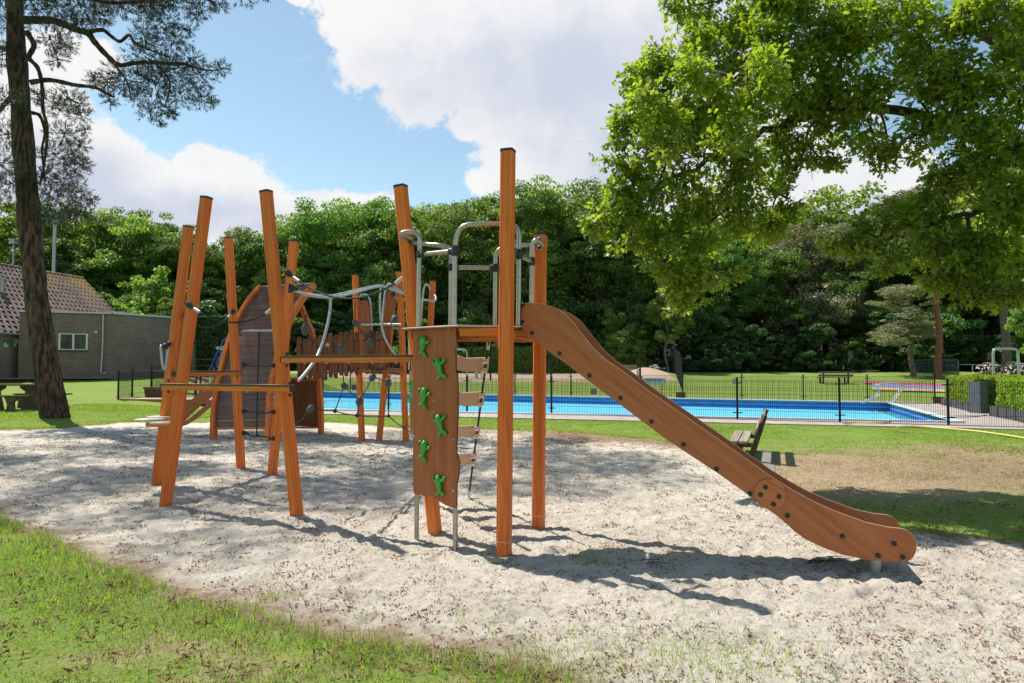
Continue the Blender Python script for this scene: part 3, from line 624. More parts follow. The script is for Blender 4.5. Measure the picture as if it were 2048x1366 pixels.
farp = [p - SN * .47 for p in prof]
mb = MB(); mb.prism(farp, -SN * .014); mb.build('slide_side', M_SLIDE, tower, frame=frame(pn - SN * .5, Vector((SD.x, SD.y, -.76)), z=(0, 0, 1)))
# pale strips along the tops put the sunlit edge glare into colour
for off in (0, -.47):
    top = [plane_pt(x, y, pn, SN) + SN * (off) for x, y in slpx_top + slpx_end[:4]]
    mb = MB()
    for i in range(len(top) - 1): mb.bar(top[i] + Vector((0, 0, .0015)) - SN * .007, top[i + 1] + Vector((0, 0, .0015)) - SN * .007, .0146, .003)
    mb.build('slide_edge_glare', M_BEIGE, tower)
# chute: follows the lower edge
bot = [plane_pt(x, y, pn, SN) for x, y in slpx_bot[:15]][::-1]
bot = [Vector(p) + Vector((0, 0, .085)) for p in bot]; bot = [bot[0] + Vector((-.1, .03, .01))] + bot
bot[-1] = bot[-1] + SD * .12
M_CHUTE = plain('slide_chute_steel', (0.55, 0.53, 0.50), (0.48, 0.46, 0.44), 0.3, 0.8, 12, 0.02)
mb = MB()
for i in range(len(bot) - 1):
    a, c = bot[i], bot[i + 1]
    mb.add([a - SN * .016, c - SN * .016, c - SN * .468, a - SN * .468, a - SN * .016 - Vector((0, 0, .01)), c - SN * .016 - Vector((0, 0, .01)), c - SN * .468 - Vector((0, 0, .01)), a - SN * .468 - Vector((0, 0, .01))], [(0, 1, 2, 3), (7, 6, 5, 4)])
mb.build('slide_chute', M_CHUTE, tower, smooth=True)
dc_ = plane_pt(1540, 988, pn, SN)
mb = MB(); mb.disc(dc_ + SN * .0005, SN, .1135, .0025, 40); mb.build('joint_disc_rim', M_EDGE, tower)
mb = MB(); mb.disc(dc_ + SN * .0005, SN, .1115, .0045, 40); mb.build('joint_disc', M_SLIDE, tower, frame=frame(dc_, Vector((SD.x, SD.y, -.62))))
for (x, y) in ((1046, 610), (1045, 643), (1064, 666), (1119, 707), (1179, 751), (1241, 796), (1303, 843), (1367, 889), (1433, 938), (1500, 987), (1575, 1031), (1685, 1072), (1788, 1087), (1756, 1111), (1805, 1114), (1531, 974), (1521, 989), (1558, 993), (1547, 1008)):
    bolt(slide, plane_pt(x, y, pn, SN) + SN * (.005 if 1515 < x < 1565 else .001), SN)
lg = plane_pt(1756, 1118, pn, SN) - SN * .1; lb = Vector((lg.x, lg.y, -.1))
mb = MB(); mb.tube([lg, lg.lerp(lb, .3), lb], [.036, .036, .024], 12); mb.build('slide_foot', M_GALV, tower, smooth=True)
lg2 = lg - SN * .28; mb = MB(); mb.tube([lg2, Vector((lg2.x, lg2.y, -.1))], [.036, .026], 12); mb.build('slide_foot', M_GALV, tower, smooth=True)
# --- flag ladder behind
ba = P(978, 672, 6.42); bb = G(937, 995, 0); bb = P(937, 992, 7.9)
rdir = (r0 - l0); rdir.z = 0; rdir.normalize()
ba.z = DK - .07; bb.z = 0.0
def rp(py):                                      # rope point at pixel row
    for i in range(400):
        p = ba.lerp(bb, i / 399); r = p - Vector((0, 0, CAMZ)); f = Vector((0, math.cos(PITCH), math.sin(PITCH))); up = Vector((0, -math.sin(PITCH), math.cos(PITCH)))
        if 683 - F * r.dot(up) / r.dot(f) >= py: return p
    return bb
for off in (0, -.50):
    mb = MB(); mb.tube([ba + rdir * off, bb + rdir * off], .011, 8); mb.build('ladder_rope', M_ROPE, tower, smooth=True)
    mb = MB(); mb.tube([ba + rdir * off + Vector((0, 0, .02)), ba.lerp(bb, .05) + rdir * off], .017, 8); mb.build('rope_ferrule', M_ALU, tower, smooth=True)
    mb = MB(); mb.tube([bb.lerp(ba, .06) + rdir * off, bb.lerp(ba, -.02) + rdir * off], [.016, .008], 8); mb.build('rope_ferrule', M_ALU, tower, smooth=True)
ax = (bb - ba).normalized()
for (yt, yb) in ((715, 743), (784, 811), (851, 873), (906, 928)):
    t_ = rp(yt); bt_ = rp(yb); hh = (t_ - bt_); w0 = -.53
    def fp(u_, v_): return t_ + rdir * u_ - hh * v_
    pr = [(.03, .02), (.03, .97), (.0, 1.04), (-.22, .98), (-.27, .9), (-.5, .92), (w0, .9), (w0, -.06), (-.27, -.1), (-.2, .06), (-.0, .0)]
    nn = rdir.cross(ax).normalized()
    if nn.y > 0: nn = -nn
    mb = MB(); mb.prism([fp(*p) for p in pr], -nn * .012); fl = mb.build('ladder_step', M_BEIGE, tower)
    for v_ in (.16, .84):
        for u_ in (-.012, -.5):
            c = fp(u_, v_) + nn * .0; mb = MB()
            for k in range(4):
                a = k * math.pi / 2 + .78; mb.disc(c + rdir * .017 * math.cos(a) + Vector((0, 0, .017 * math.sin(a))), nn, .0155, .022, 10)
            cl = mb.build('rope_clamp', M_WHITEPL, fl)
            for k in (-1, 1): 
                mb = MB(); mb.disc(c + nn * .022 + rdir * .017 * k, nn, .005, .002, 8); mb.build('clamp_bolt', M_BLACK, fl)
# --- small handle plate on the leaning post top
# ================================================================== LEANING POST COURSE
course = T('balance_course', 'leaning orange posts linked by balance beams, black rope rails and stepping plates', 'climbing course', (-3.3, 8, 0))
_, a0, at_, aat, _ = post(course, (331, 1012), (413, 394), 0, 7.45)
_, b0_, bt2, bat, _ = post(course, (313, 971), (377, 452), 0, 8.7)
_, c0_, ct, cat, _ = post(course, (594, 1037), (532, 382), 0, 6.85)
_, d0_, dt, dat, _ = post(course, (482, 937), (457, 474), 0, 10.1)
_, e0_, et, eat, _ = post(course, (544, 952), (588, 481), 0, 9.5)
def bbeam(x1, y1, D1_, x2, y2, D2_, w=.075, h=.052):
    a = P(x1, y1, D1_); c = P(x2, y2, D2_); z = (a.z + c.z) / 2; a.z = c.z = z
    bm = MB(); bm.bar(a, c, w, h); o_ = bm.build('balance_beam', M_ORANGEX, course, frame=frame(a, c - a), bevel=.006)
    d = (c - a); n = max(2, round(d.length / .8))
    for i in range(n):
        p1 = a + d * (i / n + .002); p2 = a + d * ((i + 1) / n - .002); up = Vector((0, 0, h / 2 + .007))
        m_ = MB(); m_.bar(p1 + up, p2 + up, w + .02, .012); m_.build('tread_plate', M_EDGE, course)
        m_ = MB(); m_.bar(p1 + up + Vector((0, 0, .0078)), p2 + up + Vector((0, 0, .0078)), w + .012, .003); m_.build('tread_surface', M_BEIGE, course)
    for q_ in (a, c):
        e = d.normalized(); m_ = MB(); s_ = 1 if q_ is c else -1; m_.bar(q_, q_ + e * s_ * .008, w + .004, h + .004); m_.build('beam_end_cap', M_BLACK, course)
    for i in range(1, 6):
        p_ = a + d * (i / 6) - Vector((0, 0, h / 2 + .003)); m_ = MB(); m_.blob(p_, .012); m_.build('bolt', M_GALV, course)
    return a, c
bbeam(567, 720, 6.70, 842, 719, 6.12); bbeam(327, 774, 7.27, 584, 779, 6.70); bbeam(350, 747, 8.6, 479, 748, 10.0)
for (px, py, D) in ((574, 708, 6.78), (574, 731, 6.76), (592, 725, 6.76), (580, 766, 6.74), (580, 790, 6.74), (337, 761, 7.3), (337, 783, 7.3), (475, 741, 10.03), (475, 752, 10.03), (483, 659, 10.03), (482, 670, 10.03), (480, 645, 10.05)): bolt(course, P(px, py, D), FN)
def rope(parent, pts, r=.011, mat=M_ROPE, name='rope', sm=8):
    mb = MB(); mb.tube(catm(pts, sm), r, 8); return mb.build(name, mat, parent, smooth=True)
def ropemount(parent, c, d, foot=.038):
    c = Vector(c); d = Vector(d).normalized()
    mb = MB(); mb.tube([c - d * .02, c + d * .01, c + d * .04, c + d * .07], [foot, foot * .9, .02, .016], 12); mb.build('rope_mount', M_BLACK, parent, smooth=True)
def hand_rope(parent, pa, mid, pb, r=.0095):
    pa, mid, pb = Vector(pa), Vector(mid), Vector(pb); ctrl = mid * 2 - (pa + pb) / 2
    q = [(1 - t_) ** 2 * pa + 2 * t_ * (1 - t_) * ctrl + t_ * t_ * pb for t_ in [i / 16 for i in range(17)]]
    rope(parent, q, r)
    for e0, e1 in ((q[0], q[1]), (q[-1], q[-2])):
        d = (e1 - e0).normalized(); ropemount(parent, e0, d)
        mb = MB(); mb.tube([e0 + d * .06, e0 + d * .12, e0 + d * .17], [.012, .019, .019], 10); mb.build('rope_ferrule', M_ALU, parent, smooth=True)
hand_rope(course, P(380, 611, 7.33), P(470, 645, 7.05), P(556, 607, 6.85))
hand_rope(course, P(466, 624, 10.05), P(420, 655, 9.4), P(375, 633, 8.7))
hand_rope(course, P(578, 547, 6.85), P(695, 597, 6.5), P(818, 545, 6.22))
# D-E net
steel(course, [P(484, 662, 10.06), P(560, 661, 9.46)], .018, 'net_bar', sm=0)
rope(course, [P(519, 662, 9.77), P(516.5, 730, 9.77), P(514, 822, 9.77), P(513, 873, 9.77)], .010)
for yy_, s_ in ((731, 4), (824, 4), (868, 9)):
    rope(course, [P(488, yy_ - 1 if s_ < 9 else 866, 10.04), P(503, yy_ + s_ * .4, 9.9), P(515.5, yy_ + (1 if s_ < 9 else 5), 9.77), P(530, yy_ + s_ * .6, 9.6), P(548, yy_ + (0 if s_ < 9 else 9), 9.45)], .010)
    mb = MB(); mb.blob(P(515.5, yy_ + (1 if s_ < 9 else 4), 9.77), .024); mb.build('rope_knot', M_BLACK, course, smooth=True)
    ropemount(course, P(489, yy_ - 1 if s_ < 9 else 866, 10.02), (1, -.3, -.05), .04)
    ropemount(course, P(546, yy_ + (0 if s_ < 9 else 9), 9.45), (-1, .3, -.05), .034)
# stepping plates
bsp = P(328, 846, 8.25)
for (x, y, D, rx) in ((299, 839, 8.35, .165), (323, 833.5, 8.65, .165), (330, 845, 8.05, .16)):
    c = P(x, y, D); mb = MB(); mb.disc(c - Vector((0, 0, .007)), (0, 0, 1), rx, .014, 28); o_ = mb.build('stepping_plate', M_WHITEPL, course)
beam(course, P(296, 849, 8.2), P(352, 851, 8.0), .07, .05, 'plate_support'); beam(course, P(310, 842, 8.5), P(350, 842, 8.5), .07, .05, 'plate_support')
mb = MB(); mb.box(P(351, 850, 8.0), (.05, .09, .08)); mb.build('bracket', M_BLACK, course)
# hand grip on rear leaning post
steel(course, [P(327, 695, 8.6), P(322, 692, 8.5), P(323, 712, 8.45), P(325, 730, 8.45), P(328, 738, 8.5), P(331, 735, 8.55), P(334, 715, 8.6), P(336, 696, 8.62)], .014, 'hand_grip', M_ALU)
mb = MB(); mb.blob(P(330, 693, 8.55), .042, n=10); mb.blob(P(338, 688, 8.58), .034, n=10); mb.build('grip_mount', M_BLACK, course, smooth=True)
bolt(course, P(582, 770, 6.74), FN)
# wavy double steel rail toward the rear tower with hanging hoops
def DX(x):                                       # depth along the rope run
    return 1 / np.interp(x, [580, 820], [1 / 6.95, 1 / 13.3])
net = T('rope_net', 'black climbing net with grey triangular joints hung under a wavy steel rail', 'climbing net', (-2.6, 10, 0))
wv = [(584, 579), (598, 584), (613, 589), (635, 593), (657, 595), (675, 593), (692, 590), (721, 582), (745, 575.5), (762, 573), (775, 575.5), (789, 581), (803, 586), (811, 589)]
steel(net, [P(x, y, DX(x)) for x, y in wv], .0165, 'wavy_rail', M_ALU, 4)
steel(net, [P(x, y - 5 + 5 * abs(x - 700) / 120, DX(x) + .25) for x, y in wv[2:-1]], .0155, 'wavy_rail', M_ALU, 4)
ropemount(net, P(582, 577, 6.85), (1, 0.2, -.1), .05)
D_ = float(DX(661)); steel(net, [P(661, 594, D_), P(660.5, 615, D_), P(657, 640, D_ - .1), P(648, 676, D_ - .25), P(640, 699, D_ - .4), P(629, 722, D_ - .6), P(613, 743, D_ - .85), P(604, 754, D_ - 1.0), P(597, 761, D_ - 1.1)], .0175, 'steel_hoop', M_ALU, 5)
D_ = float(DX(761)); steel(net, [P(761, 575, D_), P(760, 600, D_), P(760, 622, D_ + .1), P(765.5, 662, D_ + .4), P(777, 690, D_ + .8), P(795, 714, D_ + 1.4)], .018, 'steel_hoop', M_ALU, 5)
NODES = {1: (610, 658), 2: (710, 645), 3: (790, 636), 4: (740.6, 684.5), 5: (682, 695), 6: (688, 771), 7: (746, 753), 8: (776, 763.5), 9: (718.6, 800), 10: (622, 816)}
SMALL = {11: (670, 822), 12: (714, 831), 13: (777, 832)}
ENDS = {20: (710, 601), 21: (790, 590), 22: (655, 690), 23: (612, 628), 24: (640, 700), 25: (809, 856), 26: (604, 840), 27: (562, 868), 28: (793, 716), 29: (765, 672)}
PT = {**NODES, **SMALL, **ENDS}
def NP(i): x, y = PT[i]; return P(x, y, float(1 / np.interp(x, [600, 820], [1 / 10.4, 1 / 13.5])))
for a, b_ in ((20, 2), (21, 3), (2, 5), (2, 4), (3, 29), (4, 7), (5, 6), (5, 22), (4, 29), (6, 11), (6, 9), (7, 9), (7, 8), (8, 13), (8, 28), (9, 12), (10, 11), (11, 12), (12, 13), (13, 25), (10, 26), (26, 27), (1, 23), (1, 24)):
    p, q = NP(a), NP(b_); mid = (p + q) / 2 - Vector((0, 0, .02 * (p - q).length)); rope(net, [p, mid, q], .0095)
for i in NODES:
    p = NP(i); q = NP({1: 24, 2: 4, 3: 29, 4: 7, 5: 6, 6: 9, 7: 9, 8: 13, 9: 12, 10: 26}[i]); d = (q - p).normalized(); k = p.y / 11
    mb = MB(); mb.tube([p - d * .06 * k, p - d * .02 * k, p + d * .05 * k, p + d * .11 * k], [.018, .05 * k, .055 * k, .016], 8); mb.build('net_joint', M_GREYK, net, smooth=True)
for i in SMALL:
    mb = MB(); mb.blob(NP(i), .038); mb.build('net_knot', M_BLACK, net, smooth=True)
for i in (24, 28, 25, 22):
    mb = MB(); mb.blob(NP(i), .03); mb.build('rope_end', M_ALU if i != 25 else M_GREYK, net, smooth=True)

# ================================================================== ARCH WITH PLANK WALL
arch = T('curved_climbing_ramp', 'curved dark plank climbing ramp between bent orange beams with a small slide behind', 'climbing ramp', (-5.2, 14.2, 0))
Lpx = [(426.5, 880), (429, 824), (434, 787), (441, 750), (450, 712), (461, 677), (472, 648), (486, 621), (502, 596), (522, 573)]
Ld = np.linspace(14.1, 15.5, len(Lpx)); Lp = [P(x, y, float(d)) for (x, y), d in zip(Lpx, Ld)]
Rp_ = [P(x + 107 + (3 if i < 2 else 0), y - 4 + (-7 if i == 0 else 0), float(d) - .35) for i, ((x, y), d) in enumerate(zip(Lpx, Ld))]
def curved_beam(parent, pts, w, h, side, name='curved_beam'):
    c = catm(pts, 4); mb = MB(); prev = None; s_ = Vector(side).normalized(); rings = []
    for i, p in enumerate(c):
        t_ = (c[min(i + 1, len(c) - 1)] - c[max(i - 1, 0)]).normalized(); n_ = t_.cross(s_).normalized(); ss = n_.cross(t_)
        rings += [p + ss * w / 2 + n_ * h / 2, p - ss * w / 2 + n_ * h / 2, p - ss * w / 2 - n_ * h / 2, p + ss * w / 2 - n_ * h / 2]
    fs = []
    for i in range(len(c) - 1):
        for k in range(4): a = i * 4 + k; b2 = i * 4 + (k + 1) % 4; fs.append((a, b2, b2 + 4, a + 4))
    fs += [(3, 2, 1, 0), tuple(range(len(rings) - 4, len(rings)))]
    mb.add(rings, fs); return mb.build(name, M_ORANGE, parent, bevel=.006)
acr = (Rp_[4] - Lp[4]).normalized()
Lp[0].z = -.1; Rp_[0].z = -.1
curved_beam(arch, Lp, .10, .13, acr); curved_beam(arch, Rp_, .10, .13, acr)
LC, RC = catm(Lp, 6), catm(Rp_, 6)
acc = [0]
for i in range(len(LC) - 1): acc.append(acc[-1] + (LC[i + 1] - LC[i]).length)
def along(C_, s_): 
    i = min(max(int(np.searchsorted(acc, s_)) - 1, 0), len(C_) - 2); f_ = (s_ - acc[i]) / max(acc[i + 1] - acc[i], 1e-6); return C_[i].lerp(C_[i + 1], f_)
st = .38; pl = (acc[-1] - st - .02) / 25
for k in range(25):
    s0 = st + k * pl; s1 = s0 + pl - .008
    a, b_, c_, d_ = along(LC, s0), along(RC, s0), along(RC, s1), along(LC, s1)
    ins = (b_ - a).normalized() * .05; nrm = (d_ - a).cross(b_ - a).normalized()
    jit = nrm * random.uniform(-.002, .002)
    mb = MB(); mb.prism([a + ins + jit, b_ - ins + jit, c_ - ins + jit, d_ + ins + jit], nrm * .028); mb.build('plank', M_PLANK, arch, frame=frame(a, b_ - a, z=(0, 0, 1)))
mb = MB(); mb.tube([Lp[-1] + Vector((0, 0, .0)), Rp_[-1] + Vector((0, 0, .03))], .014, 8); mb.build('top_rail', M_ALU, arch)
a, b_ = along(LC, st), along(RC, st); beam(arch, a - Vector((0, 0, .03)), b_ - Vector((0, 0, .03)), .04, .05)
Bpx = [(603, 612), (608, 628), (615, 645), (623, 664), (630, 700), (636, 745), (640, 790), (642, 830), (642, 869)]
Bd = np.linspace(15.6, 15.3, len(Bpx)); Bp = [P(x, y, float(d)) for (x, y), d in zip(Bpx, Bd)]; Bp[-1].z = -.1
curved_beam(arch, Bp, .10, .11, acr)
# panel box at lower right, vertical boards
for k in range(6):
    x0 = 566 + k * 12; mb = MB(); q = [P(x0, 852 + k * .3, 15.35), P(x0 + 11.6, 852 + k * .3, 15.35), P(x0 + 11.6, 757 + k, 15.35), P(x0, 757 + k, 15.35)]
    mb.prism(q, (0, .03, 0)); mb.build('board', M_SLAT, arch, frame=frame(q[0], (1, 0, 0)))
beam(arch, P(562, 855, 15.3), P(640, 855, 15.3), .05, .04); beam(arch, P(562, 756, 15.3), P(636, 760, 15.3), .05, .05)
for (x, y) in ((572, 783), (605, 779), (603, 790), (571, 820), (571, 830), (608, 821), (612, 780), (566, 804)): bolt(arch, P(x, y, 15.3), (0, -1, 0), BOLTS)
# side bracing seen right of rear beam with fittings
for (x, y) in ((609, 622), (610, 630), (624, 664), (627, 668), (428, 857), (451, 727)): bolt(arch, P(x, y, 15.3 if x > 500 else 14.2), (0, -1, 0), BOLTS)
mb = MB(); mb.blob(P(611, 658, 12), .08, (1, .5, 1.5)); mb.build('hanging_grip', M_GREYK, arch, smooth=True)
# rear small slide
sa = [(440, 752), (415, 775), (392, 800), (368, 826), (356, 836), (353, 850), (362, 857), (378, 850), (400, 836), (420, 820), (440, 803)]
Dsl = 14.9
mb = MB(); mb.prism([P(441, 741, Dsl), P(425, 762, Dsl), P(398, 785, Dsl), (P(370, 812, Dsl)), P(354, 826, Dsl), P(350, 842, Dsl), P(356, 849, Dsl), P(366, 845, Dsl), P(385, 826, Dsl), P(405, 808, Dsl), P(441, 780, Dsl)], (.0, .02, 0)); mb.build('small_slide_side', M_SLIDE, arch, frame=frame(P(441, 741, Dsl), (-1, 0, -.8), z=(0, 0, 1)))
mb = MB(); mb.prism([P(441, 793, 14.45), P(425, 810, 14.45), P(400, 832, 14.45), P(375, 849, 14.45), P(356, 856, 14.45), P(354, 850, 14.45), P(372, 841, 14.45), P(395, 826, 14.45), P(420, 803, 14.45), P(441, 784, 14.45)], (0, .02, 0)); mb.build('small_slide_side', M_SLIDE, arch, frame=frame(P(441, 793, 14.45), (-1, 0, -.8), z=(0, 0, 1)))
chx = [(441, 782), (425, 797), (405, 815), (380, 836), (366, 846), (354, 851)]
mb = MB()
for i in range(len(chx) - 1):
    (x1_, y1_), (x2_, y2_) = chx[i], chx[i + 1]; mb.add([P(x1_, y1_, 14.45), P(x2_, y2_, 14.45), P(x2_, y2_, 14.45) + Vector((0, .46, 0)), P(x1_, y1_, 14.45) + Vector((0, .46, 0))], [(0, 1, 2, 3)])
mb.build('small_slide_chute', M_BEIGE, arch, smooth=True)
for (x, y) in ((353, 831), (388, 808), (430, 768)): bolt(arch, P(x, y, Dsl - .01), (0, -1, 0), BOLTS)

# ================================================================== SLAT BRIDGE and REAR TOWER
bridge = T('slat_bridge', 'hanging bridge with wavy brown slats on both sides between ramp and rear tower', 'play bridge', (-4.3, 14, 0))
for k in range(17):
    x0 = 594 + k * 10.4; D = 14.6 - .07 * k
    yt = np.interp(x0, [594, 650, 700, 770], [683, 676, 667, 668]) + (0 if k % 2 else -4) - (2 if k % 3 == 0 else 0); yb = np.interp(x0, [594, 650, 700, 770], [757, 755, 745, 738]) + (4 if k % 2 else 0)
    w = 9.4; wob = 1.8 * (1 if k % 2 else -1)
    pr = []
    for f_ in np.linspace(0, 1, 9): pr.append((x0 + wob * math.sin(f_ * 6.3) * .6, yt + f_ * (yb - yt)))
    pr2 = [(x + w, y) for x, y in pr]
    poly = [(x0 + 1, yt - 2)] + pr[1:-1] + [(pr[-1][0] + 1, yb), (pr[-1][0] + w * .5, yb + 2.5), (pr2[-1][0] - 1, yb)] + pr2[1:-1][::-1] + [(x0 + w - 1, yt - 2), (x0 + w / 2, yt - 4)]
    q = [P(x, y, D) for x, y in poly]; mb = MB(); mb.prism(q, (0, .022, 0)); sl = mb.build('slat', M_SLAT, bridge, frame=frame(q[0], (1, 0, 0)))
    for yy_ in (yt + 3, yb - 4): bolt(sl, P(x0 + w * .55, yy_, D - .005), (0, -1, 0), BOLTS)
for k in range(17):
    x0 = 600 + k * 10.2; D = 15.55 - .07 * k; yt = np.interp(x0, [594, 650, 700, 770], [681, 674, 667, 668]); yb = yt + 66
    q = [P(x0, yb, D), P(x0 + 8.4, yb, D), P(x0 + 8.4, yt, D), P(x0, yt, D)]; mb = MB(); mb.prism(q, (0, .022, 0)); mb.build('slat', M_SLAT, bridge, frame=frame(q[0], (1, 0, 0)))
for yy_ in (690, 748):
    rope(bridge, [P(596, yy_, 14.64), P(650, yy_ - 1, 14.3), P(700, yy_ - 8, 13.95), P(768, yy_ - 10, 13.45)], .014); rope(bridge, [P(600, yy_, 15.6), P(650, yy_ - 2, 15.2), P(700, yy_ - 8, 14.85), P(768, yy_ - 10, 14.5)], .014)
q = [P(594, 752, 14.62), P(768, 740, 13.5), P(768, 738, 14.4), P(594, 750, 15.5)]; mb = MB(); mb.prism(q, (0, 0, .03)); mb.build('bridge_floor', M_PLANK, bridge)

rear = T('rear_play_tower', 'smaller rear play tower of orange posts with brown side panels and steel rails', 'play tower', (-2.6, 13.8, 0))
post(rear, (724, 883), (710, 549), 0, 13.9); post(rear, (758, 882), (790, 567), 0, 14.3); post(rear, (812, 883), (799, 542), 0, 13.7)
post(rear, (848, 879), (866, 561), 0, 14.6)
def pxprism(parent, px, D, name, mat, th=.018, z_=None):
    q = [P(x, y, D) for x, y in px]; mb = MB(); mb.prism(q, (0, th, 0)); return mb.build(name, mat, parent, frame=frame(q[0], (1, 0, 0)))
pxprism(rear, [(719, 604), (722, 602), (731, 600), (736, 604), (740, 612), (742, 640), (741, 665), (743, 700), (742, 737), (720, 737), (720, 690), (718, 660), (721, 630)], 13.75, 'side_panel', M_PANEL)
pxprism(rear, [(779, 572), (788, 566), (790, 572), (788, 610), (784, 640), (781, 690), (780, 735), (760, 735), (761, 690), (764, 640), (770, 600)], 13.95, 'side_panel', M_PANEL)
for (x, y) in ((722, 607), (737, 609), (722, 730), (740, 730), (724, 665), (772, 590), (787, 575), (763, 730), (777, 730)): bolt(rear, P(x, y, 13.72), (0, -1, 0), BOLTS)
beam(rear, P(720, 741, 13.7), P(805, 743, 13.5), .06, .05, 'deck_beam', M_PANEL); q = [P(720, 738, 13.7), P(806, 740, 13.5), P(806, 739, 14.6), P(722, 737, 14.6)]; mb = MB(); mb.prism(q, (0, 0, .02)); mb.build('deck', M_PANEL, rear)
steel(rear, [P(719, 594, 13.8), P(724, 589, 13.8), P(732, 589, 13.8), P(738, 595, 13.8), P(741, 607, 13.8), P(743, 640, 13.8), P(743, 672, 13.8)], .021, mat=M_ALU)
steel(rear, [P(723, 649, 13.75), P(803, 649, 13.6)], .025, 'cross_tube', M_ALU, 0)
steel(rear, [P(783, 656, 14.2), P(803, 657, 14.2)], .025, 'cross_tube', M_ALU, 0)
steel(rear, [P(761, 740, 13.6), P(762, 690, 13.6), P(766, 620, 13.6), P(771, 580, 13.6), P(775, 570, 13.6), P(781, 568, 13.6), P(790, 575, 13.6), P(800, 581, 13.6), P(811, 588, 13.6), P(816, 597, 13.6), P(818, 640, 13.6), P(818, 740, 13.6)], .021, mat=M_ALU)
steel(rear, [P(787, 590, 13.9), P(792, 597, 13.9), P(803, 600, 13.9), P(830, 600, 13.9), P(850, 600, 14.0), P(868, 602, 14.1), P(872, 596, 14.2), P(869, 590, 14.3)], .021, mat=M_ALU)
steel(rear, [P(840, 660, 14.3), P(846, 590, 14.3), P(850, 572, 14.3), P(856, 570, 14.3), P(861, 580, 14.3)], .021, mat=M_ALU)
for (x, y) in ((742, 670), (762, 673), (818, 670), (786, 588), (810, 588)):
    mb = MB(); mb.blob(P(x, y, 13.6), .05, (1, 1, 1.3)); mb.build('tube_joint', M_BLACK, rear, smooth=True)
# rear tower's own climbing board with green grips, mostly hidden
pxprism(rear, [(819, 742), (834, 742), (834, 868), (819, 868)], 13.3, 'climbing_wall', M_BEIGE)
for yy_ in (772, 806): put(GR[1], 'climbing_grip', rear, Matrix.Translation(P(822, yy_, 13.27)) @ Matrix.Scale(1.3, 4))

# ================================================================== POOL FENCES
def fence(name, label, pts, hgt, wire=.0075, gap=.05, post_w=.06, clips=True, hz=(0.03, .25, .5, .75, 1.0), ends=True, cat='fence'):
    g = T(name, label, cat, pts[0]); pm = MB(); pm.box((0, 0, hgt / 2 + .02), (post_w, post_w * .7, hgt + .1)); pm.box((0, 0, hgt + .075), (post_w * 1.1, post_w * .8, .012))
    me = bpy.data.meshes.new('post'); me.from_pydata(pm.v, [], pm.f); me.materials.append(M_FENCE)
    for i, p in enumerate(pts):
        d = (pts[min(i + 1, len(pts) - 1)] - pts[max(i - 1, 0)]); a = math.atan2(d.y, d.x)
        po = put(me, 'post', g, Matrix.Translation(p) @ Matrix.Rotation(a, 4, 'Z'))
        if clips:
            for zz in (.22, hgt - .08):
                mb = MB(); dn_ = d.normalized(); mb.bar(Vector(p) - dn_ * .13 + Vector((0, -.03, zz)), Vector(p) + dn_ * .13 + Vector((0, -.03, zz)), .02, .028); mb.build('clip', M_FENCE, g)
    for i in range(len(pts) - 1):
        a, b2 = pts[i], pts[i + 1]; L_ = (b2 - a).length; n = max(2, int(L_ / gap)); mb = MB(); up = Vector((0, 0, hgt))
        for k in range(n):
            p = a.lerp(b2, (k + .5) / n); mb.tube([p + Vector((0, 0, .03)), p + Vector((0, 0, hgt))], wire / 1.5, 3, cap=False)
        for h_ in hz: 
            for e in (-.006, .006): mb.tube([a + up * h_ + Vector((0, e, 0)), b2 + up * h_ + Vector((0, e, 0))], wire / 1.4, 3, cap=False)
        mb.build('mesh_panel', M_FENCE, g)
    return g
nf = [G(x, 819.5 + (x - 777) * .0286 + 1) for x in (400, 520, 645, 777, 934, 1103, 1283, 1475, 1680, 1897, 2135)]
fence('near_pool_fence', 'black wire mesh fence in front of the near edge of the pool', nf, 1.14)
ff = [G(x, 791 + (x - 1037) * .0204) for x in (700, 805, 914, 1030, 1142, 1254, 1366, 1484, 1607, 1735, 1870)]
fence('far_pool_fence', 'black wire mesh fence beyond the far edge of the pool along the lawn', ff, 1.12, .010)
lf = [P(236, 806, 25.6), P(264, 801, 26.6), P(302, 799, 27.3), P(348, 803, 26.5), P(392, 804, 26.3), P(440, 806, 26.0)]
for p in lf: p.z = max(p.z, .1)
fence('terrace_fence', 'low black mesh fence round the small terrace near the brick house', lf, 1.15, .010)
lf2 = [P(302, 797, 27.8), P(335, 788, 30), P(372, 782, 32), P(430, 782, 32), P(500, 782, 32)]
for p in lf2: p.z = tz(p.x, p.y)
fence('terrace_rear_fence', 'black mesh fence behind the small terrace by the tall hedge', lf2, 1.15, .006, .08)

# signs on fences
def sign(name, label, px, D, mat, text=None, cat='sign', th=.01):
    q = [P(x, y, D) for x, y in px]; mb = MB(); mb.prism(q, (0, th, 0)); o_ = mb.build(name, mat, None, frame=Matrix.Translation(q[0])); tag(o_, label, cat); return o_
M_RUST = plain('red_brown_board', (0.17, 0.045, 0.03), (0.10, 0.03, 0.02), .6, 0, 6)
sg = T('white_sign', 'long pale blue board with small dark lettering behind the slide', 'sign', P(1307, 769, 38))
mb = MB(); mb.prism([P(1285, 769.5, 38), P(1331, 770, 38), P(1331, 756.5, 38), P(1285, 756, 38)], (0, .015, 0)); mb.build('board', plain('pale_blue_board', (.62, .76, .84), (.56, .70, .78), .5, 0, 4), sg)
tcu = bpy.data.curves.new('lettering', 'FONT'); tcu.body = 'NURCALLAU'; tcu.size = .16; tcu.extrude = .002; tcu.align_x = 'CENTER'; tcu.materials.append(plain('letter_blue', (.03, .06, .12)))
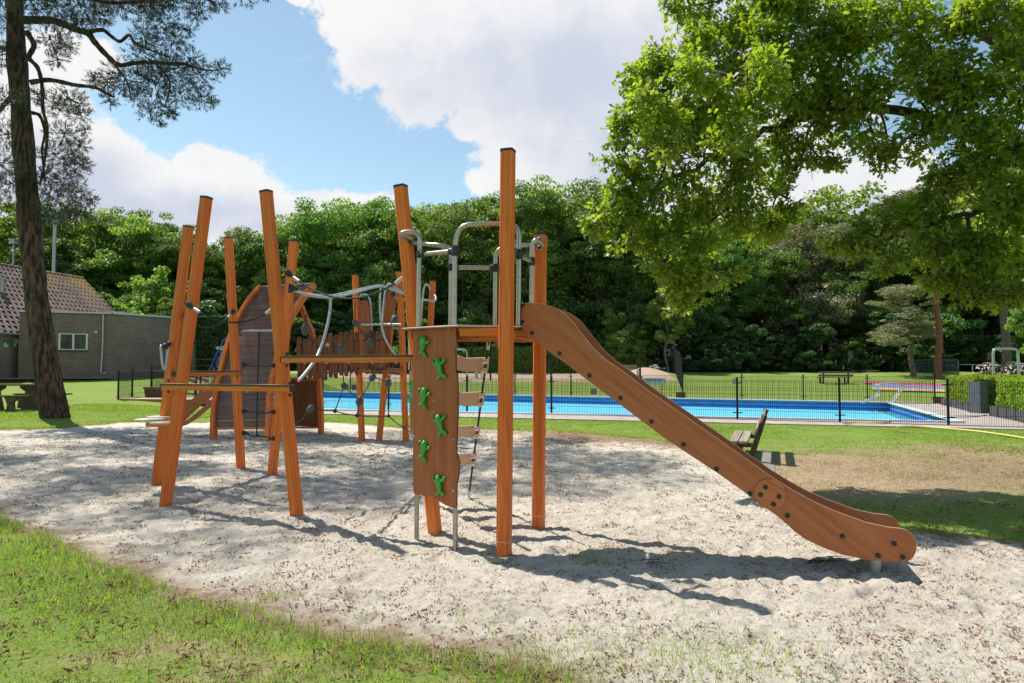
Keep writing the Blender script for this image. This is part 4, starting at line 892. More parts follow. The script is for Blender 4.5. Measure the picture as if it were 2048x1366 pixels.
tmp = bpy.data.objects.new('tmp', tcu); COL.objects.link(tmp); bpy.context.view_layer.update(); lme = bpy.data.meshes.new_from_object(tmp); bpy.data.objects.remove(tmp); lme.name = 'lettering'; to = bpy.data.objects.new('lettering', lme); COL.objects.link(to); to.parent = sg; to.rotation_euler = (R(90), 0, 0); to.location = P(1308, 761, 37.98) - sg.location
for x in (1292, 1324):
    p_ = P(x, 769, 38.03); mb = MB(); mb.tube([p_ + Vector((0, .03, .3)), Vector((p_.x, p_.y + .03, 0))], .02, 6); mb.build('sign_post', M_FENCE, sg)
sign('notice_board', 'red brown notice board on the far fence behind the slide', [(1352, 795), (1371, 795.5), (1371, 784.5), (1352, 784)], 32.6, M_RUST)
sign('notice_board', 'red brown notice board on the fence by the clipped hedge', [(1867, 806), (1889, 807), (1889, 794), (1867, 793)], 28.0, M_RUST)
sign('notice_board', 'dull brown notice board on the fence between ladder and slide', [(1182, 789), (1193, 789), (1193, 777.5), (1182, 777.5)], 34.5, plain('dull_brown', (.2, .17, .1)))
sign('notice_board', 'small white notice on the far fence in front of the lawn', [(1464, 763), (1476, 763), (1476, 757), (1464, 757)], 31.8, plain('white_board', (.6, .68, .76)))
sign('notice_board', 'small brown board on the fence seen between the rear tower posts', [(703, 780), (716, 780), (716, 769), (703, 769)], 40, M_RUST)

# pool ladder rails
lad = T('pool_ladder', 'bent steel handrails of a pool ladder lying at the far pool edge', 'pool ladder', G(1760, 806))
lp = [(1722, 806), (1735, 799), (1750, 793), (1755, 789), (1756, 783), (1752, 775), (1753, 770), (1760, 767.5), (1780, 765.5), (1793, 765), (1800, 769), (1801, 775), (1796, 785), (1789, 795), (1783, 805)]
for off in (0, .55):
    steel(lad, [P(x + off * 8, y + off * 1.5, 28.3 - off) for x, y in lp], .024, 'handrail', M_ALU, 4)
for (x, y) in ((1730, 804), (1740, 799), (1750, 796)):
    mb = MB(); mb.bar(P(x, y, 28.3), P(x + 4, y + 1, 27.8), .06, .03); mb.build('ladder_tread', M_ALU, lad)
# hoses
M_YEL = plain('yellow_hose', (.70, .56, .18), (.6, .47, .14), .5, 0, 10)
def ghose(px, r, mat, label, z=.04, zf=None):
    pts = [G(x, y, z) for x, y in px]; mb = MB(); mb.tube(catm(pts, 6), r, 6); o_ = mb.build('hose', mat, None, frame=Matrix.Translation(pts[0]), smooth=True); tag(o_, label, 'hose')
ghose([(1795, 854), (1830, 853), (1870, 855), (1920, 859), (1975, 865), (2048, 876), (2110, 890)], .022, M_YEL, 'pale yellow hose snaking over the lawn outside the fence')
ghose([(1688, 847.5), (1710, 845), (1740, 845.5), (1765, 845), (1775, 843), (1779, 840)], .022, M_YEL, 'yellow hose lying along the near pool edge behind the fence', .07)
ghose([(1850, 840), (1858, 829), (1870, 828), (1890, 833), (1920, 834), (1950, 833), (1975, 830)], .012, M_BLACK, 'thin dark cable running from the pool corner over the paving', .05)

# ================================================================== BENCHES, TABLE
bn_ = T('park_bench', 'weathered wooden bench behind the slide with thick mossy leaning posts', 'bench', (3.75, 11, 0))
ua = Vector((.36, .93, 0)).normalized(); fa = Vector((-.93, .36, 0)).normalized()
ob = G(1508, 926); ob = Vector((ob.x, ob.y, 0))    # near back leg
def bp(l, f_, z): return ob + ua * l + fa * f_ + Vector((0, 0, z))
for i, f0_ in enumerate((.15, .30)):
    mb = MB(); mb.bar(bp(-.15, f0_, .33), bp(1.75, f0_, .33), .135, .04); mb.build('seat_plank', M_GREYWOOD, bn_, frame=frame(bp(-.15, f0_, .33), ua), bevel=.006)
for i, (f0_, z_, tilt) in enumerate(((-.035, .50, 0), (-.13, .70, 0))):
    mb = MB(); mb.bar(bp(-.15, f0_, z_), bp(1.75, f0_, z_), .035, .13, up=(fa * -.42 + Vector((0, 0, 1)))); mb.build('back_plank', M_GREYWOOD, bn_, frame=frame(bp(-.15, f0_, z_), ua), bevel=.006)
for l in (0, 1.5):
    mb = MB(); mb.bar(bp(l, .1, -.1), bp(l, -.17, .76), .13, .085, up=fa); mb.build('leaning_post', M_DARKWOOD, bn_, frame=frame(bp(l, .1, 0), fa), bevel=.01)
    mb = MB(); mb.bar(bp(l, .30, -.1), bp(l, .25, .31), .12, .1, up=fa); mb.build('leg', M_DARKWOOD, bn_, frame=frame(bp(l, .3, 0), fa), bevel=.01)
    mb = MB(); mb.bar(bp(l, -.02, .28), bp(l, .37, .28), .09, .07); mb.build('seat_bearer', M_DARKWOOD, bn_, frame=frame(bp(l, 0, .28), fa), bevel=.01)
mb = MB(); mb.prism([G(1518, 905), G(1548, 905), G(1550, 952), G(1518, 952)], (0, 0, .02)); sb = mb.build('paving_slab', plain('gravel_slab', (.30, .27, .25), (.10, .09, .085), .9, 0, 45, .8)); tag(sb, 'grey gravelly slab on the ground behind the mossy bench', 'slab')
fb = P(1672, 768, 45); fb.z = tz(fb.x, 45)
b2_ = T('park_bench', 'brown slatted bench with backrest far off on the lawn before the wood', 'bench', fb)
M_FAR = wood('far_bench_wood', (.20, .165, .13), (.15, .12, .1), (.1, .08, .06), 0, .7, 20)
for z_, y_ in ((.42, .35), (.42, .5), (.55, .0), (.76, -.05)):
    mb = MB(); c = fb + Vector((0, y_, z_)); mb.box(c, (2.3, .05 if z_ > .5 else .13, .14 if z_ > .5 else .04)); mb.build('plank', M_FAR, b2_)
for x_ in (-.82, .82):
    mb = MB(); mb.bar(fb + Vector((x_, .06, -.1)), fb + Vector((x_, .0, .8)), .1, .08, up=(0, 1, 0)); mb.bar(fb + Vector((x_, .5, -.1)), fb + Vector((x_, .5, .4)), .1, .08, up=(0, 1, 0)); mb.build('leg', M_DARKWOOD, b2_)
pc = P(38, 812, 21.3); pc.z = tz(pc.x, pc.y)
pt = T('picnic_table', 'dark wooden picnic table with attached benches on stout wooden trestles', 'picnic table', pc)
M_TBL = wood('dark_table_wood', (.12, .105, .075), (.085, .075, .05), (.05, .042, .03), 0, .8, 30)
for k in range(5):
    mb = MB(); mb.box(pc + Vector((-.15, -.32 + k * .16, .76)), (1.75, .15, .05)); mb.build('top_plank', M_TBL, pt, frame=frame(pc, (1, 0, 0)), bevel=.005)
for s_ in (-1, 1):
    for k in range(2):
        mb = MB(); mb.box(pc + Vector((.0 if s_ < 0 else .2, s_ * (.72 + k * .13), .44)), (1.75, .12, .045)); mb.build('bench_plank', M_TBL, pt, frame=frame(pc, (1, 0, 0)), bevel=.005)
M_TREST = plain('mossy_trestle', (.16, .115, .06), (.06, .06, .03), .9, 0, 8, .5)
for x_ in (-.75, .35):
    c = pc + Vector((x_, 0, 0)); tap = [(-.30, -.1), (.30, -.1), (.20, .3), (.13, .55), (.32, .66), (.32, .735), (-.32, .735), (-.32, .66), (-.13, .55), (-.20, .3)]
    mb = MB(); mb.prism([c + Vector((a * .9, -.07, z_)) for a, z_ in tap], (0, .14, 0)); mb.build('trestle', M_TREST, pt)
    for s_ in (-1, 1):
        mb = MB(); mb.prism([c + Vector((a + (.25 if s_ > 0 else -.05), s_ * .78 - .06, z_)) for a, z_ in ((-.1, -.1), (.14, -.1), (.1, .25), (.2, .34), (.2, .415), (-.16, .415), (-.12, .33), (-.06, .2))], (0, .12, 0)); mb.build('bench_support', M_TREST, pt)

# ================================================================== HOUSE
m, t, b, o = newmat('brown_brick'); M_BRICK = m
tcn = N(t, 'ShaderNodeTexCoord'); bt = N(t, 'ShaderNodeTexBrick'); t.links.new(tcn.outputs['UV'], bt.inputs[0]); bt.inputs['Scale'].default_value = 1
bt.inputs['Brick Width'].default_value = .22; bt.inputs['Row Height'].default_value = .1; bt.inputs['Mortar Size'].default_value = .012
bt.inputs['Color1'].default_value = (.30, .20, .175, 1); bt.inputs['Color2'].default_value = (.24, .16, .14, 1); bt.inputs['Mortar'].default_value = (.13, .10, .09, 1)
nm = N(t, 'ShaderNodeMix', data_type='RGBA', blend_type='MULTIPLY'); nm.inputs[0].default_value = 1; t.links.new(bt.outputs[0], nm.inputs[6]); t.links.new(ramp(t, noise(t, .8, 6, .65), [(0.3, (.8, .78, .78)), (0.7, (1.2, 1.15, 1.15))]), nm.inputs[7])
t.links.new(nm.outputs[2], b.inputs['Base Color']); b.inputs['Roughness'].default_value = .9
def wallbox(name, a, c, z0, z1, th, mat, parent, holes=()):
    """wall slab from a to c (outer face), with UVs in metres; rectangular holes given as (u0,u1,v0,v1)"""
    a = Vector(a); c = Vector(c); d = (c - a); L_ = d.length; d.normalize(); n_ = Vector((-d.y, d.x, 0))
    us = sorted({0, L_} | {h for q in holes for h in q[:2]}); vs = sorted({z0, z1} | {h for q in holes for h in q[2:]})
    mb = MB()
    for i in range(len(us) - 1):
        for j in range(len(vs) - 1):
            if any(q[0] <= us[i] < q[1] and q[2] <= vs[j] < q[3] for q in holes): continue
            p1 = a + d * us[i]; p2 = a + d * us[i + 1]
            A = [Vector((p1.x, p1.y, vs[j])), Vector((p2.x, p2.y, vs[j])), Vector((p2.x, p2.y, vs[j + 1])), Vector((p1.x, p1.y, vs[j + 1]))]
            mb.add(A, [(0, 1, 2, 3)])
            B = [p + n_ * th for p in A]; mb.add(B, [(3, 2, 1, 0)])
    for (u0, u1, v0, v1) in list(holes) + [(0, L_, z0, z1)]:
        p1 = a + d * u0; p2 = a + d * u1; A = [Vector((p1.x, p1.y, v0)), Vector((p2.x, p2.y, v0)), Vector((p2.x, p2.y, v1)), Vector((p1.x, p1.y, v1))]
        for i in range(4): q1, q2 = A[i], A[(i + 1) % 4]; mb.add([q1, q2, q2 + n_ * th, q1 + n_ * th], [(0, 1, 2, 3)])
    o_ = mb.build(name, mat, parent); uv = o_.data.uv_layers.new(name='UVMap'); off = wloc(parent)
    for l in o_.data.loops:
        co = o_.data.vertices[l.vertex_index].co + off - a; uv.data[l.index].uv = (co.dot(d), co.z + a.z)
    return o_
house = T('brick_house', 'brown brick clubhouse with tiled roof and flat roofed extension', 'house', (-21, 36, .9))
W0 = Vector((-24.3, 33.6, 0)); W1 = Vector((-20.56, 35, 0)); W2 = Vector((-17.9, 39.4, 0)); ZT = 4.24
def upx(px, a, c):                                # distance along wall a->c at pixel column
    d = (c - a).normalized(); k = (px - 1024) / F; t_ = (k * a.y - a.x) / (d.x - k * d.y); return t_
def zpx(py, D): return CAMZ + (735 - py) / F * D
u0, u1 = upx(118, W0, W1), upx(173, W0, W1); v0, v1 = zpx(700, 34.6), zpx(667.5, 34.6)
wallbox('wall', W0, W1, .5, ZT, .3, M_BRICK, house, [(u0, u1, v0, v1)])
wallbox('wall', W1, W2, .5, ZT, .3, M_BRICK, house)
dW = (W1 - W0).normalized(); nW = Vector((dW.y, -dW.x, 0))
def wp(u_, z_, o_=0): p = W0 + dW * u_ + nW * o_; return Vector((p.x, p.y, z_))
M_WHITE = plain('white_frame', (.75, .75, .72), (.68, .68, .66), .5, 0, 10, .03)
win = MB(); fw = .085
for (a_, b1_) in (((u0, v0), (u1, v0)), ((u0, v1), (u1, v1)), ((u0, v0), (u0, v1)), ((u1, v0), (u1, v1)), (((u0 + u1) / 2, v0), ((u0 + u1) / 2, v1))):
    win.bar(wp(a_[0], a_[1], -.05), wp(b1_[0], b1_[1], -.05), .1, fw) if a_[1] == b1_[1] else win.bar(wp(a_[0], a_[1], -.05), wp(b1_[0], b1_[1], -.05), fw, .104, up=nW)
wi = win.build('window', M_WHITE, house)
m, t, b, o = newmat('window_glass'); M_GLASS = m
t.links.new(ramp(t, noise(t, 2.5, 3), [(0.4, (.012, .014, .015)), (0.6, (.06, .065, .06))]), b.inputs['Base Color']); b.inputs['Roughness'].default_value = .1; b.inputs['Specular IOR Level'].default_value = .25
um = (u0 + u1) / 2
for (ua_, ub_) in ((u0 + .04, um - .04), (um + .04, u1 - .04)):
    mb = MB(); mb.prism([wp(ua_, v0, -.08), wp(ub_, v0, -.08), wp(ub_, v1, -.08), wp(ua_, v1, -.08)], -nW * .01); mb.build('pane', M_GLASS, wi)
mb = MB(); mb.bar(wp(u0 - .05, v0 - .06, .04), wp(u1 + .05, v0 - .06, .04), .1, .05); mb.build('window_sill', plain('dark_sill', (.1, .08, .07)), house)
mb = MB(); mb.bar(Vector((W0.x, W0.y, ZT + .04)) + nW * .03, Vector((W1.x, W1.y, ZT + .04)) + nW * .03, .12, .08); nS = Vector(((W2 - W1).y, -(W2 - W1).x, 0)).normalized(); mb.bar(Vector((W1.x, W1.y, ZT + .043)) + nS * .03, Vector((W2.x, W2.y, ZT + .043)) + nS * .03, .12, .08); mb.build('roof_trim', M_ALU, house)
mb = MB(); mb.prism([Vector((p.x, p.y, ZT - .05)) for p in (W0, W1, W2, W2 + Vector((-6, 1.5, 0)), W0 + Vector((-2, 4, 0)))], (0, 0, .06)); mb.build('flat_roof', plain('grey_felt', (.2, .2, .21)), house)
ud = upx(205, W0, W1); mb = MB(); mb.tube(catm([wp(ud, ZT - .02, .07), wp(ud, 2.6, .07), wp(ud - .04, 1.35, .07), wp(ud - .03, 1.24, .07), wp(ud + .05, 1.22, .07), wp(ud + .22, 1.22, .07)], 4), .05, 10); mb.build('downpipe', M_GALV, house, smooth=True)
mb = MB(); mb.disc(wp(upx(191, W0, W1), zpx(664, 34.8), 0), nW, .085, .05, 16); mb.build('round_vent', plain('cream', (.6, .55, .35)), house)
for (px, D, s_) in ((243, 36, .5), (268, 37, .25)): 
    mb = MB(); c = P(px, 622, D); mb.box((c.x - .4, c.y + .6, ZT + .12), (s_ * 1.4, .5, .26)); mb.build('roof_light', M_ALU, house)
# main house wall and tiled roof
def Ev(D): return Vector((-24.5 + .18 * (D - 32.7), D, 3.2))
def Rv(D): return Vector((-28.5 + .16 * (D - 38), D, 7.15))
wallbox('wall', Ev(28) + Vector((-.35, 0, -3.2)), Ev(34.2) + Vector((-.35, 0, -3.2)), .4, 3.15, .3, M_BRICK, house)
for (xa, xb) in ((6, 27), (29, 50)):
    a = Ev(28) + Vector((-.35, 0, -3.2)); c = Ev(34.2) + Vector((-.35, 0, -3.2)); d = (c - a).normalized(); n2 = Vector((d.y, -d.x, 0))
    pa = a + d * upx(xa, a, c); pb = a + d * upx(xb, a, c); z1_, z2_ = zpx(693, 32.8), zpx(676, 32.8)
    mb = MB(); mb.prism([Vector((p.x, p.y, z_)) + n2 * .01 for p, z_ in ((pa, z1_), (pb, z1_), (pb, z2_), (pa, z2_))], n2 * .03); mb.build('picture_board', plain('photo_board', (.62, .66, .60), (.08, .13, .12), .4, 0, 2.2, 0, stops=(.46, .54)), house)
mb = MB(); mb.tube([Ev(28) + Vector((.06, 0, -.04)), Ev(34.4) + Vector((.06, 0, -.04))], .07, 8); mb.build('gutter', M_GALV, house, smooth=True)
e0, e1, r0_, r1_ = Ev(29), Ev(41.8), Rv(33.5), Rv(43.6)
def RP(u_, v_): return e0.lerp(e1, u_).lerp(r0_.lerp(r1_, u_), v_)
rn = (e1 - e0).cross(r0_ - e0).normalized()
if rn.z < 0: rn = -rn
mb = MB(); mb.prism([e0, e1, r1_, r0_], -rn * .12); mb.build('roof', plain('roof_under', (.05, .035, .03)), house)
mb = MB(); mb.prism([r0_, r1_, r1_ + Vector((-5, -.4, -3.9)), r0_ + Vector((-5, -.4, -3.9))], -Vector((-.6, 0, .8)) * .12); mb.build('roof_far_slope', MATS['roof_under'], house)
mb = MB(); mb.prism([Vector((e1.x - .4, e1.y, .5)), Vector((e1.x - .4, e1.y, 3.1)), r1_ - Vector((0, 0, .2)), Vector((r1_.x - 4.6, r1_.y, 3.1)), Vector((r1_.x - 4.6, r1_.y, .5))], (0, -.2, 0)); mb.build('gable_wall', M_BRICK, house)
m, t, b, o = newmat('roof_tile'); M_TILE = m
oi = N(t, 'ShaderNodeObjectInfo'); ge = N(t, 'ShaderNodeNewGeometry')
base = ramp(t, math_n(t, 'MULTIPLY_ADD', noise(t, 5, 4), .5, math_n(t, 'MULTIPLY', oi.outputs['Random'], .5)), [(0.25, (.09, .055, .045)), (0.75, (.20, .13, .11))])
ms_ = noise(t, .9, 5, .7, vec=ge.outputs['Position']); sp = N(t, 'ShaderNodeSeparateXYZ'); t.links.new(ge.outputs['Position'], sp.inputs[0])
mf = N(t, 'ShaderNodeMapRange'); t.links.new(math_n(t, 'ADD', ms_, math_n(t, 'MULTIPLY_ADD', sp.outputs['Y'], .045, math_n(t, 'MULTIPLY_ADD', sp.outputs['Z'], .05, -2.03))), mf.inputs[0]); mf.inputs[1].default_value = .62; mf.inputs[2].default_value = .80
mz = N(t, 'ShaderNodeMix', data_type='RGBA'); t.links.new(mf.outputs[0], mz.inputs[0]); t.links.new(base, mz.inputs[6]); mz.inputs[7].default_value = (.26, .15, .035, 1)
t.links.new(mz.outputs[2], b.inputs['Base Color']); b.inputs['Roughness'].default_value = .8
NR, NC = 15, 38
tw = (e1 - e0).length / NC; th_ = (r0_ - e0).length / NR
ud_ = (e1 - e0).normalized(); vd_ = (r0_ - e0); vd_ = (vd_ - ud_ * vd_.dot(ud_)).normalized()
sec = [(0, .0), (.2, .055), (.38, .075), (.56, .055), (.72, .01), (.88, -.005), (1.0, .0)]
tv = [Vector((x * tw, 0, z_ + .07)) for x, z_ in sec] + [Vector((x * tw, th_ * 1.06, z_ + .01)) for x, z_ in sec] + [Vector((x * tw, 0, z_ + .02)) for x, z_ in sec]
tf = [(i, i + 1, 8 + i, 7 + i) for i in range(6)] + [(14 + i, 15 + i, i + 1, i) for i in range(6)]
TILE = bpy.data.meshes.new('tile'); TILE.from_pydata(tv, [], tf); TILE.materials.append(M_TILE)
tiles = []
for r_ in range(NR):
    for c_ in range(NC):
        p = RP((c_) / NC, r_ / NR); pm = RP((c_ + .5) / NC, (r_ + .5) / NR); sx = 1024 + F * pm.x / pm.y; sy = 735 - F * (pm.z - 1.5) / pm.y
        if sx < -25: continue
        hid = sy > 630 and sx > 95
        tiles.append((hid or 45 < sx < 100 and sy > 0 and False, pm.y, r_, c_, p))
vis = [q for q in tiles if not q[0]]; vis.sort(key=lambda q: q[1])
for q in vis[:300]:
    _, _, r_, c_, p = q; rd = (RP((c_ + 1) / NC, r_ / NR) - p).normalized(); fr = frame(p, rd, z=rn)
    fr = fr @ Matrix.Scale((RP((c_ + 1) / NC, r_ / NR) - p).length / tw, 4, (1, 0, 0)); put(TILE, 'tile', house, fr)
mb = MB()
for q in vis[300:] + [q for q in tiles if q[0]]:
    _, _, r_, c_, p = q; fr = frame(p, (RP((c_ + 1) / NC, r_ / NR) - p).normalized(), z=rn) @ Matrix.Scale((RP((c_ + 1) / NC, r_ / NR) - p).length / tw, 4, (1, 0, 0))
    mb.add([fr @ v for v in tv], tf)
o_ = mb.build('far_tiles', M_TILE, house); o_['kind'] = 'stuff'
for i in range(24):
    a = r0_.lerp(r1_, i / 24); c = r0_.lerp(r1_, (i + 1) / 24 + .006); mb = MB(); mb.tube([a + Vector((0, 0, .03)), c + Vector((0, 0, .06))], [.11, .125], 8); mb.build('ridge_tile', M_TILE, house)
mb = MB()
for i in range(15):
    a = e1.lerp(r1_, i / 15); c = e1.lerp(r1_, (i + 1) / 15 + .01); mb.tube([a + rn * .05, c + rn * .03], [.09, .08], 6)
mb.build('verge_tiles', M_TILE, house)
pp = P(3, 575, 35.6); mb = MB(); mb.tube([pp - Vector((0, 0, .5)), pp + Vector((.02, 0, .45))], .12, 12); mb.tube([pp + Vector((.02, 0, .42)), pp + Vector((.02, 0, .52))], .19, 12); mb.build('flue_pipe', M_GALV, house, smooth=True)
mb = MB(); mb.prism([Vector((p.x, p.y, .96)) for p in (W0 + nW * .6 + Vector((-3, -1.5, -.0)), W1 + nW * .8, W1 + nS * .4, W1, W0)], (0, 0, .03)); q = mb.build('path', M_PAVE); q['kind'] = 'structure'
# lamp masts
def mast(label, px, ytop, ybase, D, r, head=True):
    p = P(px, ybase, D); tp = P(px + (1 if head else 3), ytop, D); g = T('lamp_post', label, 'lamp post', (p.x, p.y, 1.1))
    mb = MB(); mb.tube([Vector((p.x, p.y, 1.0)), tp], [r * 1.2, r], 10); mb.build('pole', M_GALV, g, smooth=True)
    if head:
        mb = MB(); mb.box(tp + Vector((0, 0, .12)), (.42, .42, .1)); mb.box(tp + Vector((0, 0, .24)), (.34, .34, .14)); mb.box(tp + Vector((0, 0, .36)), (.46, .46, .08)); mb.build('lamp_head', M_GALV, g)
    else:
        mb = MB(); mb.box(tp + Vector((0, 0, .1)), (.3, .5, .2)); mb.build('lamp_head', M_GALV, g)
mast('thin grey lamp post with square head behind the tiled roof', 26, 490, 560, 47, .045)
mast('tall thick grey floodlight mast behind the roof, right of the pine trunk', 107, 448, 560, 50, .12, False)
mast('slim grey lamp post top behind the curved ramp', 547, 545, 600, 48, .06, False)

# left extras: gate, blue stair slide, red toys, planter, timber edge
M_FW = wood('fence_board', (.16, .145, .12), (.12, .105, .085), (.07, .06, .05), 2, .85, 25)
gt = T('wooden_gate', 'grey green vertical board gate beside the tall dark hedge', 'gate', P(376, 740, 37))
for k in range(7):
    q = [P(366 + k * 3.6, 742, 37), P(369.2 + k * 3.6, 742, 37), P(369.2 + k * 3.6, 690, 37), P(366 + k * 3.6, 690, 37)]; mb = MB(); mb.prism(q, (0, .03, 0)); mb.build('board', M_FW, gt, frame=frame(q[0], (1, 0, 0)))
for k in range(5):
    q = [P(366, 667 + k * 4.4, 37), P(391, 667 + k * 4.4, 37), P(391, 663.4 + k * 4.4, 37), P(366, 663.4 + k * 4.4, 37)]; mb = MB(); mb.prism(q, (0, .03, 0)); mb.build('screen_slat', M_BEIGE if False else M_FW, gt, frame=frame(q[0], (1, 0, 0)))
M_BLUE = plain('blue_paint', (.03, .09, .42), (.025, .07, .34), .4, 0, 10)
bs = T('slide_ladder', 'steep blue metal ladder of a small slide before the dark hedge', 'ladder', P(425, 745, 34))
for (xo, D) in ((0, 34), (9, 33.5)):
    mb = MB(); mb.tube([P(415 + xo, 748, D), P(430 + xo, 714, D), P(447 + xo, 680, D), P(452 + xo, 676, D)], .03, 8); mb.build('side_rail', M_BLUE, bs, smooth=True)
    mb = MB(); mb.tube([P(425 + xo, 748, D), P(440 + xo, 714, D), P(454 + xo, 690, D)], .03, 8); mb.build('side_rail', M_BLUE, bs, smooth=True)
for k in range(6):
    f_ = k / 6; mb = MB(); x_, y_ = 418 + 32 * f_, 742 - 58 * f_; mb.tube([P(x_, y_, 34), P(x_ + 7, y_ + 12, 33.7)], .02, 6); mb.build('rung', M_BLUE, bs)
mb = MB(); mb.prism([P(430, 694, 34), P(458, 690, 34), P(458, 696, 34), P(436, 700, 34)], (0, .5, 0)); mb.build('platform', M_ALU, bs)
rd = T('sun_lounger', 'dark red folding lounger with white edges on the small terrace', 'lounger', P(385, 775, 28))
M_RED = plain('dark_red', (.36, .02, .05), (.28, .015, .035), .5, 0, 8)
for (x0, x1_, y0, y1_) in ((362, 392, 751, 768), (388, 418, 752, 766)):
    q = [P(x0, y0 + 4, 28), P(x1_, y1_, 28), P(x1_ - 1, y1_ - 5, 28.5), P(x0 + 3, y0, 28.5)]; mb = MB(); mb.prism(q, (0, 0, .06)); mb.build('cushion', M_RED, rd); mb = MB(); mb.tube([P(x0 + 2, y0 - 1, 28.2), P(x1_ + 1, y1_ - 6, 28.2)], .035, 6); mb.build('frame_tube', M_ALU, rd)
for x in (366, 390, 414):
    mb = MB(); p = P(x, 768, 28.1); mb.tube([p, Vector((p.x, p.y, tz(p.x, p.y)))], .03, 6); mb.build('leg', M_BLACK, rd)
pl_ = P(307, 800, 26.9); g = T('flower_planter', 'brown square planter box behind the small black fence', 'planter', pl_); mb = MB()
q = [P(288, 776, 26.6), P(326, 776, 26.6), P(322, 801, 26.6), P(291, 801, 26.6)]; mb.prism(q, (0, .5, 0)); mb.build('box', plain('brown_planter', (.13, .06, .04)), g); mb = MB(); mb.bar(P(287, 776, 26.55), P(327, 776, 26.55), .1, .08); mb.build('rim', plain('brown_planter_rim', (.17, .08, .05)), g)
mb = MB(); mb.prism([Vector((p.x, p.y, .3)) for p in (P(238, 806, 25.5), P(445, 808, 25.0), P(445, 790, 31), P(300, 792, 31))], (0, 0, .03)); q = mb.build('terrace', M_PAVE); q['kind'] = 'structure'
te = T('timber_edge', 'low reddish timber edging along the front of the small terrace', 'edging', P(240, 806, 25.4))
for k in range(4):
    a = P(238 + k * 50, 806 + k * .4, 25.45 - k * .12); c = P(287 + k * 50, 806.4 + k * .4, 25.33 - k * .12); a.z = c.z = .25; mb = MB(); mb.bar(a, c, .07, .17); mb.build('sleeper', M_SLIDE, te, frame=frame(a, c - a))

# ================================================================== FOLIAGE
def rand_unit(n): v = rng.normal(size=(n, 3)); return v / np.linalg.norm(v, axis=1, keepdims=True)
def quads_at(Pc, Nn, s, asp=.75):
    n = len(Pc); a = rand_unit(n); T1 = np.cross(Nn, a); T1 /= np.linalg.norm(T1, axis=1, keepdims=True) + 1e-9; T2 = np.cross(Nn, T1)
    s = s[:, None]; bend = Nn * s * rng.uniform(-.25, .25, (n, 1))
    V = np.stack([Pc - T1 * s + bend, Pc - T2 * s * asp, Pc + T1 * s + bend, Pc + T2 * s * asp], 1).reshape(-1, 3)
    return V, np.arange(4 * n).reshape(n, 4)
def crown_mesh(name, seed, Wd, H, nb, nl, ls, mat, z0=.12, shape='oval', rb=(.07, .15), nlobe=9):
    global rng; rng = np.random.default_rng(seed)
    # main lobes set at uneven heights on an uneven axis, each carrying leafy sub-clumps
    lz = np.sort(rng.uniform(z0 + .12, .86, nlobe)); la = rng.uniform(0, 6.28, nlobe) + np.arange(nlobe) * 2.4
    env = np.sin(np.clip((lz - z0) / (1 - z0), .02, 1) ** .75 * math.pi) ** .6
    if shape == 'tall': env = np.maximum(env, np.clip(1.35 - 1.3 * lz, 0, .95))
    lr = Wd * .34 * env * rng.uniform(.7, 1.15, nlobe); lc = np.stack([np.cos(la) * lr, np.sin(la) * lr, lz * H], 1); lR = Wd * rng.uniform(.16, .27, nlobe)
    lc = np.vstack([lc, [[0, 0, H * .88]], [[rng.uniform(-.8, .8), rng.uniform(-.8, .8), H * .62]], [[0, 0, H * (z0 + .25)]]]); lR = np.append(lR, [Wd * .15, Wd * .27, Wd * .26]); nL = len(lR)
    li = rng.choice(nL, nb, p=lR ** 2 / (lR ** 2).sum()); u_ = rand_unit(nb); u_[:, 2] = u_[:, 2] * .85 + .15
    c = lc[li] + u_ * (lR[li] * rng.uniform(.45, 1.12, nb))[:, None] * np.array([1, 1, .8])
    c[:, 2] = np.clip(c[:, 2], H * z0, H * .985)
    br = rng.uniform(rb[0], rb[1], nb) * Wd * .62; bi = rng.choice(nb, nl, p=br ** 2 / (br ** 2).sum())
    d = rand_unit(nl); d[:, 2] = d[:, 2] * .9 + .1; r = br[bi] * rng.uniform(.3, 1.15, nl) ** .6
    Pc = c[bi] + d * r[:, None] * np.array([1.15, 1.15, .62])
    out = Pc - lc[li[bi]]; out /= np.linalg.norm(out, axis=1, keepdims=True) + 1e-6
    Nn = d * .5 + out * .5 + rand_unit(nl) * .8 + np.array([0, 0, .25]); Nn /= np.linalg.norm(Nn, axis=1, keepdims=True)
    V, Fc = quads_at(Pc, Nn, ls * rng.uniform(.5, 1.3, nl)); at_ = np.clip(rng.uniform(0, 1, nl) * .55 + (li[bi] % 5) / 5 * .45, 0, 1)
    return np_mesh(name, V, Fc, mat, attr=at_, mesh_only=True)
CR = [crown_mesh('crown', 101 + i, 10.5, 16, 230, 30000, .125, M_LEAF, (.05, .05, .2, .1, .05, .22)[i], 'tall') for i in range(6)]
CRL = [crown_mesh('crown', 201 + i, 10, 15, 220, 28000, .125, M_LEAFY, .08, 'oval') for i in range(3)]
CRG = [crown_mesh('crown', 301 + i, 8, 12, 170, 22000, .09, M_LEAFG, .0, 'oval') for i in range(2)]
BU = [crown_mesh('crown', 401 + i, 6, 5.5, 90, 12000, .11, m_, -.05, 'oval', nlobe=6) for i, m_ in enumerate((M_LEAFD, M_LEAF, M_LEAFD, M_LEAFY))]
